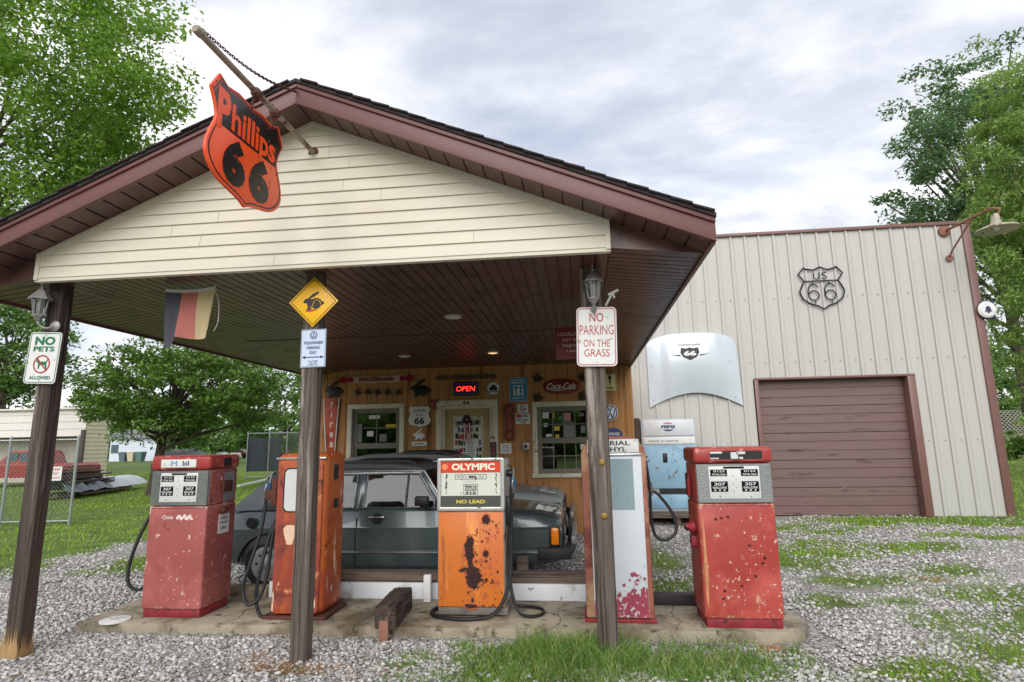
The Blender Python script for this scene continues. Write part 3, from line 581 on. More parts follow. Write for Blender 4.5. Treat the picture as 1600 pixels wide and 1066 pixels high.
for p, o, wd in ((PL, (-4.505, 4.36), .14), (PM, (-2.145, 4.45), .0)):
    if not wd: continue
    m = MB(); r = []
    for i in range(22):
        x = o[0]-wd/2+wd*i/21; h = .1+.16*rng.random(); m.add([(x-.008, o[1]-.004, 0), (x+.008, o[1]-.004, 0), (x+.004*rng.random(), o[1]-.003, h)], [(0, 1, 2)])
    for i in range(14):
        y = o[1]+.14*i/13; h = .08+.14*rng.random(); m.add([(o[0]+wd/2+.001, y-.008, 0), (o[0]+wd/2+.001, y+.008, 0), (o[0]+wd/2, y, h)], [(0, 1, 2)])
    m.build('splintered_foot', GOLD, p, smooth=False)
for z in (1.02, 1.43): MB().lathe([(.026, 0), (.026, .004), (.015, .01), (.014, .022)], (.165, 4.70, z), 8, -Y_).build('bolt', pm('brass_bolt', (150, 120, 60), .5, .6), PR_)
LANT = pm('pewter_lantern', (150, 148, 146), .5, .35, var=.2, vs=20, bump=.1)
def lantern(label, x, y, z, side):
    t = thing('wall_lantern', label, 'lantern', (x, y, z), group='lanterns on the canopy posts'); t.scale = (.78, .78, .78)
    if side: dx, dy = 0, -.12
    else: dx, dy = -.1, -.12
    cx, cy = x+dx, y+dy
    m = MB(); m.lathe([(.022, .0), (.028, .01), (.105, -.085), (.112, -.092), (.112, -.105), (.085, -.105), (.08, -.1)][::-1], (cx, cy, z+.36), 6, ph=.26)
    m.lathe([(.004, .1), (.012, .07), (.007, .05), (.02, .035), (.012, .015), (.026, .0)][::-1], (cx, cy, z+.355), 10); m.build('lamp_cap', LANT, t)
    m = MB()
    for i in range(6):
        a = .26+i*math.pi/3+0; q = Vector((cx+.082*math.cos(a), cy+.082*math.sin(a), z+.258)); p = Vector((cx+.055*math.cos(a), cy+.055*math.sin(a), z+.085)); m.bar(p, q, .009, .009)
    m.lathe([(.02, -.05), (.034, -.03), (.05, -.012), (.062, 0), (.062, .012), (.05, .014)], (cx, cy, z+.073), 6, ph=.26); m.lathe([(.005, -.1), (.014, -.08), (.008, -.06), (.018, -.045)], (cx, cy, z+.073), 8); m.build('lamp_cage', LANT, t)
    m = MB(); m.lathe([(.05, .087), (.076, .256)], (cx, cy, z), 6, ph=.26); m.build('lamp_glass', LAMPGLASS, t, smooth=False)
    m = MB(); m.lathe([(.018, .09), (.026, .11), (.03, .17), (.03, .21), (.018, .245), (.006, .25)], (cx, cy, z), 12); m.build('bulb', BULB, t)
    m = MB(); m.lathe([(.06, 0), (.06, .012), (.03, .03), (.012, .034)], (x, y, z-.02), 14, -Y_)
    m.tube(smoothpts([(x, y-.02, z-.02), (x+dx*.3, y-.07, z-.055), (x+dx*.8, cy+.02, z-.035), (cx, cy, z+.02)]), .012); m.build('wall_bracket', LANT, t)
lantern('pewter lantern on the left canopy post above the no pets sign', -4.44, 4.355, 2.665, False)
lantern('pewter lantern on the right canopy post above the no parking sign', .15, 4.69, 2.68, True)
def plate(name, label, cat, cx, cz, Y, w_, h_, parts, back=WHITE, r=.03, tilt=0.0, group=None, th=.004):
    """a flat sheet sign facing -Y; parts = [(material, [callables drawing into (mb, P, u, v)])]; P(x, z, lift) in sign coordinates"""
    t = math.radians(tilt); u = Vector((math.cos(t), 0, math.sin(t))); v = Vector((-math.sin(t), 0, math.cos(t))); n = -Y_
    o = Vector((cx, Y, cz))
    th_ = thing(name, label, cat, o, group=group)
    m = MB(); m.prism(rrect(-w_/2, w_/2, -h_/2, h_/2, r), o, u, v, th); m.build('panel', back, th_)
    P = lambda x, z, l=.0015: o+u*x+v*z+n*l
    for nm, mat, fns in parts:
        m = MB()
        for fn in fns: fn(m, P, u, v)
        m.build(nm, mat, th_, smooth=False, recalc=False)
    return th_
def T(s, x, z, w_, h_, bold=.02, l=.0015, shear=0): return lambda m, P, u, v: m.txt(s, P(x, z, l), w_, h_, u, v, bold, shear)
def BD(w_, h_, r, inset, t, l=.0015): return lambda m, P, u, v: m.ring(rrect(-w_/2+inset, w_/2-inset, -h_/2+inset, h_/2-inset, r), rrect(-w_/2+inset+t, w_/2-inset-t, -h_/2+inset+t, h_/2-inset-t, max(r-t, .004)), P(0, 0, l), u, v)
def PG(pts, l=.0015): return lambda m, P, u, v: m.sheet(pts, P(0, 0, l), u, v)
def RG(cx, cz, ro, ri, l=.0015): return lambda m, P, u, v: m.ring(circ(cx, cz, ro), circ(cx, cz, ri), P(0, 0, l), u, v)
def LN(x0, z0, x1, z1, t, l=.0015):
    d = math.hypot(x1-x0, z1-z0); a, b = -(z1-z0)/d*t/2, (x1-x0)/d*t/2
    return PG([(x0+a, z0+b), (x0-a, z0-b), (x1-a, z1-b), (x1+a, z1+b)], l)
screws2 = lambda h_: ('screw', STEEL, [PG(circ(0, h_/2-.03, .007, 10), .002), PG(circ(0, -h_/2+.03, .007, 10), .002)])
dog = [(-.055, .03), (-.045, .04), (-.03, .04), (-.025, .022), (.035, .022), (.05, .045), (.056, .042), (.045, .01), (.05, -.04), (.038, -.04), (.03, -.008), (-.015, -.008), (-.02, -.04), (-.032, -.04), (-.035, .01), (-.055, .018)]
plate('no_pets_sign', 'white sign with green lettering reading no pets allowed on the left post', 'sign', -4.5, 2.375, 4.33, .3, .44, [('border', GREEN, [BD(.3, .44, .025, .008, .006)]), ('lettering', GREEN, [T('NO', 0, .145, .19, .075, .045), T('PETS', 0, .075, .2, .045, .04), T('ALLOWED', 0, -.17, .2, .03, .04)]), ('dog_symbol', GREEN, [PG([(x*1.0, z*1.0-.055) for x, z in dog])]), ('prohibition_ring', RED, [RG(0, -.055, .078, .067, .003), LN(-.05, -.005, .05, -.105, .011, .003)]), screws2(.44)], tilt=-2.5)
YEL = pm('sign_yellow', (240, 182, 20), .4, var=.04)
RAB = [(-.098, .0), (-.085, -.012), (-.062, -.01), (-.058, -.035), (-.05, -.055), (-.066, -.064), (-.05, -.076), (-.02, -.07), (-.01, -.05), (.005, -.062), (.03, -.07), (.055, -.06), (.075, -.035), (.095, -.028), (.103, -.012), (.092, .002), (.078, .0), (.065, .022), (.035, .035), (.005, .032), (-.02, .022), (-.03, .03), (.0, .045), (.045, .075), (.055, .094), (.025, .09), (-.015, .07), (-.05, .035), (-.07, .03), (-.09, .018)]
t_ = thing('diamond_sign', 'yellow diamond sign with a black running rabbit on the middle post', 'sign', (-2.16, 4.43, 2.78))
o = Vector((-2.16, 4.43, 2.78)); q = lambda s: [(0, -s), (s, 0), (0, s), (-s, 0)]
MB().prism([(x*1.0, z) for x, z in q(.215)], o, X_, Z_, .004).build('panel', YEL, t_, bevel=.001)
MB().ring(q(.198), q(.190), o-Y_*.0015, X_, Z_).build('border', BLACK, t_, smooth=False)
MB().sheet([(x*.92, z*.92) for x, z in RAB], o-Y_*.0015, X_, Z_).build('rabbit_symbol', BLACK, t_, smooth=False)
m = MB(); m.tube([o+X_*x*.92+Z_*z*.92-Y_*.003 for x, z in ((-.03, -.06), (-.005, -.035), (.005, .0), (.03, .02), (.062, .0), (.07, -.03))], .003, 6); m.build('rabbit_outline', YEL, t_)
MB().ring([(-.065, -.078), (-.03, -.086), (.0, -.08), (.03, -.07)], [(-.065, -.07), (-.03, -.078), (.0, -.073), (.03, -.064)], o-Y_*.0015, X_, Z_).build('ground_line', RED, t_, smooth=False)
def vw(cx, cz, r, l=.0015):
    s = r
    return [RG(cx, cz, r, r*.84, l)]+[LN(cx+a*s, cz+b*s, cx+c*s, cz+d*s, .16*s, l) for a, b, c, d in ((-.3, .8, 0, .12), (.3, .8, 0, .12), (-.7, .42, -.33, -.74), (-.33, -.74, 0, -.02), (0, -.02, .33, -.74), (.33, -.74, .7, .42))]
plate('parking_sign', 'white and blue parking sign with a double arrow below the yellow diamond', 'sign', -2.15, 2.39, 4.44, .215, .315, [('border', BLUE, [BD(.215, .315, .006, .004, .003)]), ('emblem', BLUE, vw(0, .108, .033)), ('lettering', BLUE, [T('VOLKSWAGEN', 0, .045, .165, .026, .03), T('PARKING', 0, .004, .11, .026, .03), T('ONLY', 0, -.036, .065, .026, .03), T('ALL OTHERS', 0, -.108, .09, .011, .02), T('WILL BE', 0, -.123, .06, .01, .02), T('TOWED AWAY', 0, -.138, .09, .01, .02)]), ('arrow', BLUE, [LN(-.08, -.075, .08, -.075, .008), PG([(-.095, -.075), (-.065, -.088), (-.065, -.062)]), PG([(.095, -.075), (.065, -.062), (.065, -.088)])])], back=pm('sign_pale_blue', (196, 208, 226), .35, var=.05), r=.006, tilt=.5)
plate('no_parking_sign', 'white sign with red lettering reading no parking on the grass', 'sign', .165, 2.44, 4.67, .325, .49, [('border', RED, [BD(.325, .49, .03, .009, .007)]), ('lettering', RED, [T('NO', 0, .16, .115, .075, .01), T('PARKING', 0, .055, .275, .08, .0), T('ON THE', 0, -.055, .215, .06, .0), T('GRASS', 0, -.135, .205, .062, .0)]), screws2(.49)], r=.035, tilt=-1.5)
t = thing('camera_mount', 'small white bracket sticking out beside the right post lantern', 'bracket', (.23, 4.75, 2.8)); m = MB()
a = at(946, 478, 4.75); b = at(958, 456, 4.75)
m.tube([a, b], .01, 8); m.bar(at(950, 461, 4.75), at(966, 453, 4.75), .018, .018); m.bar(at(957, 456, 4.75), at(960, 466, 4.75), .014, .014); m.build('arm', WHITE, t)
# burgundy board hanging under the soffit
hb = at(892, 536, 6.3)
plate('hanging_board', 'dark red board with pale lettering hanging under the canopy behind the right post', 'sign', hb.x+.03, hb.z, 6.3, .4, .36, [('lettering', pm('pale_letters', (190, 170, 160), .6), [T('LOCALLY HERE', .0, .1, .34, .04), T('KEY RING', 0, .035, .24, .03), T('PARTING', 0, -.03, .24, .03), T('LAMP', 0, -.09, .16, .022)])], back=pm('burgundy_board', (112, 32, 36), .5), r=.01)
m = MB()
for sx in (-.15, .15): m.tube([(hb.x+.03+sx, 6.302, hb.z+.18), (hb.x+.03+sx, 6.302, 3.04)], .002, 5)
bpy.data.objects['hanging_board']; m.build('hanging_wire', STEEL, bpy.data.objects['hanging_board'])
# flag: faded black, red and gold
c0 = gr(259, 456, 2.985); Yf = c0.y; c1 = at(336, 454.5, Yf)
t = thing('hanging_flag', 'faded flag of black, red and gold vertical stripes hanging under the canopy', 'flag', (c0.x, Yf, c0.z))
cols = [pm('flag_black', (100, 100, 114), .8, var=.06, trans=.35), pm('flag_red', (226, 140, 130), .8, var=.06, trans=.4), pm('flag_gold', (232, 212, 168), .8, var=.06, trans=.3)]
nu, nv = 24, 18; W_ = c1.x-c0.x; Hh = c0.z-at(290, 540, Yf).z
for k, (nm, mt) in enumerate(zip(('dark_stripe', 'red_stripe', 'gold_stripe'), cols)):
    m = MB(); G = []
    for j in range(nv+1):
        row = []
        for i in range(9):
            f = (k+i/8)/3; v_ = j/nv; x = c0.x+W_*f*(1+.02*v_)-.02*math.sin(v_*2)*f; bot = Hh*(1.0 if f < .35 else .86-.1*math.sin((f-.35)*4.5)*0.6)
            if f > .33: bot = Hh*(.84+.02*math.cos(f*9))-.22*Hh*max(0, f-.86)*3
            row.append(Vector((x, Yf+.035*math.sin(f*9+v_*1.5)*v_+.02*math.sin(f*17)*v_, c0.z-.018*math.sin(math.pi*f)-v_*bot)))
        G.append(row)
    for a_, b_ in zip(G, G[1:]): m.add(a_+b_, [(i, i+1, 9+i+1, 9+i) for i in range(8)])
    m.build(nm, mt, t)
m = MB(); m.loft([[Vector((c0.x+W_*f, Yf+s, c0.z-.018*math.sin(math.pi*f)+h)) for s, h in ((-.004, -.002), (.004, -.002), (.004, .025), (-.004, .025))] for f in [i/10 for i in range(11)]]); m.build('heading', WHITE, t)
m = MB(); m.tube(smoothpts([c1, c1+Vector((.03, .02, -.1)), c1+Vector((.035, .02, -.28)), c1+Vector((.0, .02, -.36))]), .003, 5)
for p in (c0, c1): m.tube([p, (p.x, p.y, 3.035)], .002, 5)
m.build('cord', WHITE, t)
# ---------------------------------------------------------------- the shield sign hung from the gable pipe
t = thing('sign_pole', 'rusty grey pipe sticking out from the gable with a chain back to the roof peak', 'pole', (-2.1, 4.2, 3.98))
m = MB(); m.tube([(-2.1, 4.19, 3.985), (-2.1, 2.70, 3.965)], .0205, 14); m.lathe([(.023, 0), (.026, .01), (.026, .05), (.023, .055)], (-2.1, 2.76, 3.965), 14, -Y_); m.build('pipe', pm('weathered_pipe', (150, 138, 122), .6, .4, var=.2, vs=8, patches=[((110, 74, 56), 9, .55, .7, .8)]), t)
m = MB(); m.lathe([(.045, 0), (.045, .015)], (-2.1, 4.2, 3.985), 16, -Y_); m.build('flange', RUSTY, t)
a, b = Vector((-2.1, 2.76, 4.0)), Vector((CX+.01, 3.89, 4.34)); n = 46; m = MB()
d = (b-a).normalized(); sd_ = d.cross(Z_).normalized(); up_ = sd_.cross(d)
for i in range(n):
    f = (i+.5)/n; p = a.lerp(b, f)-Z_*.10*math.sin(math.pi*f)*.6; wv = sd_ if i % 2 else up_; L_ = (b-a).length/n*.72
    m.tube([p+d*L_*math.cos(q)*1.0+wv*.010*math.sin(q) for q in [2*math.pi*k/8 for k in range(8)]], .0034, 5, closed=True)
m.build('chain', RUSTY, t)
SX = -2.13
def shield(cx, cz, w_, h_, n=1):
    half = [(0, .455), (.16, .475), (.30, .45), (.40, .5), (.49, .33), (.435, .22), (.41, .1), (.46, -.03), (.5, -.17), (.47, -.29), (.36, -.39), (.2, -.435), (.09, -.46), (0, -.5)]
    hp = smoothpts([(x, z, 0) for x, z in half[4:]], 4); R = half[:4]+[(p.x, p.y) for p in hp]
    P = R+[(-x, z) for x, z in R[-2:0:-1]]
    return [(cx+x*w_, cz+z*h_) for x, z in P]
SO = Vector((SX, 3.34, 3.53)); SU = Vector((.06, 1, 0)).normalized(); SIW, SIH = .80, .76
ORG = pm('orange_enamel', (246, 84, 30), .3, var=.06, vs=5, coat=.12, patches=[((120, 50, 30), 26, .72, .78, .6)])
SBK = pm('black_enamel', (26, 22, 24), .28, var=.2, coat=.15, patches=[((120, 70, 55), 26, .71, .78, .6)])
t = thing('shield_sign', 'orange and black shield sign swinging from the gable pipe', 'sign', SO)
MB().prism(shield(0, 0, SIW, SIH), SO, SU, Z_, .02).build('panel', ORG, t, bevel=.004)
nn = SU.cross(Z_)
for sg, nm in ((1, 'face'),):
    O2 = SO+nn*.0015
    po = shield(0, 0, SIW*.95, SIH*.95); pi_ = shield(0, 0, SIW*.925, SIH*.92)
    MB().ring(po, pi_, O2, SU, Z_).build('border', SBK, t, smooth=False)
    top = [p for p in shield(0, 0, SIW*.915, SIH*.905) if p[1] > .075*SIH/.76]
    xr = sorted([p for p in shield(0, 0, SIW*.915, SIH*.905) if p[1] > .03], key=lambda p: p[0])
    P0 = shield(0, 0, SIW*.915, SIH*.905); rgt = [p for p in P0[:len(P0)//2] if p[1] > .05]; lft = [p for p in P0[len(P0)//2:] if p[1] > .05]
    MB().sheet(rgt+[(rgt[-1][0], .05), (lft[0][0], .05)]+lft, O2, SU, Z_).build('black_band', SBK, t, smooth=False)
    m = MB(); m.txt('P', SO+SU*-.265+Z_*.16+nn*.003, .125, .27, SU, Z_, .05); m.txt('hillips', SO+SU*.05+Z_*.13+nn*.003, .48, .24, SU, Z_, .03); m.build('lettering', ORG, t, smooth=False, recalc=False)
    m = MB(); m.txt('6', SO+SU*-.135-Z_*.13+nn*.003, .225, .32, SU, Z_, .07); m.txt('6', SO+SU*.13-Z_*.13+nn*.003, .225, .32, SU, Z_, .07); m.build('numerals', SBK, t, smooth=False, recalc=False)
m = MB()
for y in (-.0, .24):
    p = SO+SU*y; m.tube([p+Z_*.33, (SX+.015, p.y, 3.96)], .008, 6); m.lathe([(.036, -.02), (.036, .02)], (-2.1, p.y, 3.97), 12, Y_); m.tube([(p.x-.01, p.y, 4.0), (p.x-.01, p.y, 4.04)], .01, 6)
m.build('hanger', RUSTY, t)
# ================================================================ THE FUEL PUMPS
ZS = .07
REDP = pm('faded_red_paint', (158, 82, 78), .5, var=.12, vs=3, bump=.08, bs=12, patches=[((184, 104, 98), 1.8, .5, .75, .6), ((214, 190, 182), 15, .76, .79, .7), ((88, 52, 44), 6, .77, .81, .8), ((210, 180, 174), 34, .74, .78, .7), ((120, 66, 56), 2.4, .62, .75, .7, (1, 1, .4))], edge=(214, 190, 178))
REDP2 = pm('chipped_red_paint', (166, 60, 52), .42, var=.12, vs=3, bump=.12, bs=10, patches=[((192, 88, 80), 2.0, .48, .7, .5), ((214, 188, 178), 12, .725, .75, .7), ((78, 44, 36), 4.2, .71, .75, .8), ((214, 190, 180), 30, .72, .755, .7), ((108, 48, 40), 2.6, .6, .8, .7)], edge=(204, 160, 134))
REDCAP = pm('bright_red_cap', (162, 58, 54), .38, var=.1, vs=3, patches=[((205, 130, 120), 12, .64, .7, .6), ((110, 40, 36), 4, .62, .75, .6)])
ORP = pm('rusting_orange_paint', (176, 84, 42), .5, var=.15, vs=2.5, bump=.15, bs=14, patches=[((150, 66, 50), 1.9, .44, .56, .6, (1.6, 1.6, .8)), ((120, 56, 46), 2.4, .58, .7, .7), ((228, 150, 90), 2.8, .64, .72, .6), ((232, 206, 180), 6, .73, .77, .6, (3, 3, .5)), ((84, 46, 36), 6, .68, .74, .8)])
ORSIDE = pm('orange_paint_streaked', (188, 92, 38), .42, var=.1, vs=2.5, bump=.1, bs=14, patches=[((168, 72, 40), 2, .52, .68, .6), ((234, 210, 184), 5, .68, .72, .6, (3.4, 3.4, .45)), ((70, 40, 34), 7, .70, .75, .8)], edge=(226, 196, 170))
ORPAN = pm('orange_panel', (208, 114, 44), .42, var=.08, vs=2.5, patches=[((150, 78, 44), 3.2, .60, .80, .6, (5, 5, .4)), ((206, 106, 62), 1.5, .5, .75, .4), ((236, 150, 76), 3, .6, .8, .4, (3, 3, .5)), ((70, 40, 32), 14, .70, .735, .85)])
RUSTB = pm('flaking_rust', (58, 32, 28), .9, var=.35, vs=30, bump=.5, bs=40)
DIALW = pm('dial_white', (208, 210, 208), .35, var=.05, vs=9, patches=[((70, 55, 45), 24, .80, .84, .8)])
PALE = pm('pale_dial', (212, 216, 202), .4, var=.05, vs=6, patches=[((80, 70, 55), 16, .78, .82, .8)])
DKRED = pm('dark_red_plinth', (140, 36, 44), .55, var=.25, vs=8, patches=[((60, 40, 38), 9, .58, .7, .8)])
PUMP_G = 'old fuel pumps on the concrete island'
def hose(par, pts, r=.016, name='hose'):
    return MB().tube(smoothpts(pts, 7), r, 9).build(name, RUBBER, par)
def nozzle(par, p, tip, col=STEEL, grip=None):
    """p = hose end, tip = spout end"""
    p = Vector(p); tip = Vector(tip); d = (tip-p); m = MB()
    m.tube([p, p.lerp(tip, .3), p.lerp(tip, .55), p.lerp(tip, .6), tip], [.017, .024, .022, .011, .009], 9)
    m.tube(smoothpts([p.lerp(tip, .08)+Y_*-.02, p.lerp(tip, .2)-Y_*.055, p.lerp(tip, .5)-Y_*.05, p.lerp(tip, .58)-Y_*.01], 4), .006, 6)
    n = m.build('nozzle', col, par)
    if grip: m = MB(); m.tube([p.lerp(tip, .28), p.lerp(tip, .35), p.lerp(tip, .6)], [.03, .034, .02], 10); m.build('nozzle_cover', grip, n)
    return n
def dial(par, x0, x1, z0, z1, Y):
    """two columns of black number windows on a white dial plate with a slot on top"""
    w_, h_ = x1-x0, z1-z0; m = MB(); m.box(x0, x1, Y-.012, Y, z0, z1); d = m.build('dial', DIALW, par, bevel=.008)
    k = MB(); wt = MB()
    for cx in (x0+w_*.2, x1-w_*.2):
        for cz, hh, a, bq in ((z1-h_*.2, .055, '0123', 'TOTAL SALE'), (z0+h_*.38, .085, '307', 'GALLONS')):
            k.box(cx-w_*.165, cx+w_*.165, Y-.0145, Y-.0121, cz-hh/2, cz+hh/2)
            wt.txt(a, (cx+.003, Y-.0152, cz+hh*.24), w_*.22, hh*.3, bold=.02); wt.txt(bq, (cx, Y-.0152, cz-hh*(.1 if hh > .06 else .25)), w_*.27, hh*(.22 if hh > .06 else .28), bold=.03)
            if hh > .06:
                for q in (-.09, 0, .09): wt.box(cx+w_*q-.007, cx+w_*q+.007, Y-.0152, Y-.0149, cz-hh*.42, cz-hh*.27)
        k.prism(circ(cx, z0+.02, .008, 3), (0, Y-.0125, 0), X_, Z_, .001)
    k.box(x0+w_*.3, x1-w_*.3, Y-.016, Y-.012, z1-.018, z1-.003)
    for i in range(5): k.prism(circ(x0+w_*.5+(.012 if i % 2 else -.008), z1-h_*(.3+.12*i), .004, 8), (0, Y-.0125, 0), X_, Z_, .001)
    k.build('number_window', DARKGLASS, d, smooth=False); wt.build('lettering', DIALW, d, smooth=False, recalc=False)
def pump_square(label, x0, x1, y0, y1, paint, cappaint):
    t = thing('fuel_pump', label, 'fuel pump', ((x0+x1)/2, (y0+y1)/2, ZS), group=PUMP_G)
    m = MB(); m.box(x0+.015, x1-.015, y0+.02, y1-.02, ZS, .142); m.build('plinth', DKRED, t, bevel=.006)
    m = MB(); m.box(x0, x1, y0, y1, .142, 1.062); m.build('lower_cabinet', paint, t, bevel=.022, seg=3)
    m = MB(); m.box(x0+.006, x1-.006, y0+.03, y1-.008, 1.064, 1.392); m.build('upper_cabinet', paint, t, bevel=.01)
    m = MB(); z0, z1 = 1.068, 1.386; m.box(x0+.01, x1-.01, y0-.004, y0+.03, z0, z1)
    for i in range(22):
        z = z0+.022+i*.0128
        for a, b in ((x0+.022, x0+.095), (x1-.095, x1-.022)): m.box(a, b, y0-.009, y0-.0041, z, z+.007)
    m.build('bezel', CHROME, t, smooth=False)
    dial(t, x0+.105, x1-.105, z0+.03, z1-.018, y0-.0042)
    m = MB(); m.box(x0-.012, x1+.012, y0-.016, y1+.008, 1.394, 1.53); cp = m.build('cap', cappaint, t, bevel=.034, seg=4)
    m = MB(); z = 1.04; m.prism([(x0+.02, z), (x1-.02, z), (x1-.02, z+.004), (x0+.02, z+.004)], (0, y0-.0012, 0), X_, Z_, .001); m.build('seam', BLACK, t)
    return t, cp
# --- left red pump
x0, x1, y0, y1 = -4.09, -3.50, 5.21, 5.68
MP, cap = pump_square('faded red fuel pump at the left end of the island', x0, x1, y0, y1, REDP, REDCAP)
m = MB(); m.prism(rrect(x0+.10, x1-.13, 1.418, 1.494, .012), (0, y0-.02, 0), X_, Z_, .006); sp = m.build('cap_sign', WHITE, cap, bevel=.002)
m = MB(); m.txt('M', (x0+.235, y0-.0215, 1.456), .062, .046, bold=.0); m.build('first_letter', pm('sign_light_blue', (60, 130, 190), .4), sp, smooth=False)
m = MB(); m.txt('bil', (x0+.355, y0-.0215, 1.458), .065, .048, bold=.02); m.build('lettering', pm('sign_slate', (40, 60, 90), .4), sp, smooth=False)
m = MB(); m.txt('Onle', (x0+.2, y0-.0012, .96), .11, .036, bold=.015)
for i in range(9): c = (x0+.3+i*.018, .958+.014*math.sin(i*2.1)); m.prism([(c[0]+.013*(1+rng.random()*.6)*math.cos(a), c[1]+.016*(.6+rng.random()*.7)*math.sin(a)) for a in np.linspace(0, 6.28, 9)[:-1]], (0, y0-.0012-.0001*i, 0), X_, Z_, .001)
m.build('lettering', pm('worn_white_letters', (222, 208, 202), .6, var=.1), MP, smooth=False)
m = MB(); U = Y_; m.prism([(y0+.19, .78), (y0+.36, .78), (y0+.36, .96), (y0+.19, .96)], (x1+.003, 0, 0), U, Z_, .003); s = m.build('warning_label', WHITE, MP)
m = MB()
for tx, z, w_, h_ in (('CONTAINS', .92, .11, .02), ('LEAD', .83, .09, .03), ('GASOLINE', .88, .12, .02)): m.txt(tx, (x1+.0042, y0+.275, z), w_, h_, U, Z_, .03)
m.build('lettering', BLUE, s, smooth=False, recalc=False)
for k in (0, 1, 2):
    m = MB(); (m.box(x1, x1+.06, y0+.25, y0+.33, 1.03, 1.045) if k == 0 else m.lathe([(.03, 0), (.034, .02), (.02, .05)], (x1+.001, y0+.22, 1.0), 12, X_) if k == 1 else m.box(x1, x1+.03, y0+.2, y0+.34, 1.17, 1.28)); m.build(('bracket', 'side_knob', 'side_box')[k], RUSTY, MP, bevel=.004)
m = MB(); m.box(x1, x1+.004, y0+.24, y0+.4, 1.09, 1.36); m.build('grey_side_plate', STEEL, MP)
m = MB(); m.box(x1+.012, x1+.016, y0+.2, y0+.32, 1.42, 1.5); m.build('cap_vent', BLACK, cap)
nozzle(MP, (x0-.045, y0+.2, 1.13), (x0-.01, y0+.2, 1.31))
m = MB(); m.box(x0-.05, x0, y0+.14, y0+.26, 1.03, 1.08); m.box(x0-.03, x0, y0+.12, y0+.28, 1.1, 1.35); m.build('nozzle_boot', STEEL, MP, bevel=.008)
hose(MP, [(x0-.045, y0+.2, 1.14), (x0-.09, y0+.17, 1.0), (x0-.16, y0+.1, .75), (x0-.2, y0+.06, .5), (x0-.17, y0+.05, .34), (x0-.07, y0+.08, .3), (x0-.015, y0+.12, .44), (x0-.03, y0+.2, .8), (x0-.0, y0+.24, 1.0)])
# --- right red pump
x0, x1, y0, y1 = .97, 1.6, 5.2, 5.68
RPm, cap = pump_square('chipped red fuel pump with an empty sign slot at the right end of the island', x0, x1, y0, y1, REDP2, REDCAP)
m = MB(); m.ring(rrect(x0+.11, x1-.06, 1.412, 1.505, .02), rrect(x0+.125, x1-.075, 1.424, 1.493, .014), (0, y0-.022, 0), X_, Z_, .008); sl = m.build('sign_slot', REDCAP, cap)
m = MB(); m.prism(rrect(x0+.12, x1-.07, 1.42, 1.498, .016), (0, y0-.0175, 0), X_, Z_, .001); m.build('slot_opening', BLACK, sl)
m = MB()
for a, b, c, d in ((x0+.13, x0+.23, 1.475, 1.492), (x0+.13, x0+.2, 1.43, 1.44), (x0+.3, x0+.36, 1.43, 1.485), (x0+.35, x0+.42, 1.468, 1.49), (x0+.37, x0+.4, 1.428, 1.445)): m.box(a, b, y0-.0205, y0-.018, c, d)
m.build('broken_panel', DIALW, sl, smooth=False)
m = MB(); m.lathe([(.05, 0), (.055, .03), (.03, .07), (.03, .09)], (x0, y0+.15, .85), 12, -X_); m.box(x0-.05, x0, y0+.1, y0+.2, .7, .78); m.box(x0-.03, x0, y0+.25, y0+.35, 1.1, 1.3); m.build('nozzle_boot', DKRED, RPm, bevel=.005)
m = MB(); m.tube([(x0-.02, y0+.16, .86), (x0-.09, y0+.14, .84)], .026, 9); m.build('hose_fitting', RUBBER, RPm)
m = MB(); m.prism([(x0+.035, .2), (x0+.05, .5), (x0+.04, .9), (x0+.03, .98), (x0+.022, .6), (x0+.02, .3)], (0, y0-.0015, 0), X_, Z_, .001); m.build('bare_edge', pm('bare_tan_metal', (190, 130, 90), .6, var=.25, vs=14), RPm)
m = MB()
for i in range(10):
    c = (x0+.12+rng.random()*.42, [.93, .94, .95, .62, .58, .72, .4, .36, .48, .3][i]); m.prism([(c[0]+.011*(1+rng.random()*.5)*math.cos(a), c[1]+.011*(.7+rng.random()*.6)*math.sin(a)) for a in np.linspace(0, 6.28, 9)[:-1]], (0, y0-.001-.0001*i, 0), X_, Z_, .001)
m.build('rust_hole', RUSTB, RPm, smooth=False)
# --- orange rounded pump behind the middle post
x0, x1, y0, y1 = -2.88, -2.33, 5.24, 5.70
t = thing('fuel_pump', 'rusting orange round-shouldered fuel pump behind the middle post', 'fuel pump', ((x0+x1)/2, (y0+y1)/2, ZS), group=PUMP_G)
m = MB(); m.box(x0-.02, x1+.02, y0-.02, y1+.02, ZS, .1); m.build('plinth', RUSTY, t, bevel=.006)
m = MB(); m.box(x0+.02, x1-.02, y0, y1, .1, 1.535); m.build('cabinet', ORSIDE, t, bevel=.075, seg=5)
m = MB(); m.prism(rrect(x0+.055, x1-.055, .12, 1.46, .04), (0, y0-.012, 0), X_, Z_, .02); fp = m.build('front_panel', ORP, t, bevel=.006)
m = MB(); m.ring(rrect(x0+.12, x1-.12, 1.0, 1.4, .05), rrect(x0+.13, x1-.13, 1.01, 1.39, .045), (0, y0-.02, 0), X_, Z_, .012); m.build('window_rim', BLACK, fp)
m = MB(); m.prism(rrect(x0+.128, x1-.128, 1.008, 1.392, .045), (0, y0-.0155, 0), X_, Z_, .003); m.build('white_window', DIALW, fp)
m = MB(); m.box(x0+.03, x1-.03, y0-.012, y0+.02, 1.475, 1.495); m.build('chrome_strip', CHROME, t, bevel=.004)
m = MB(); m.prism(rrect(x0+.07, x1-.07, .16, .26, .01), (0, y0-.0135, 0), X_, Z_, .002); m.build('access_plate', ORP, fp)
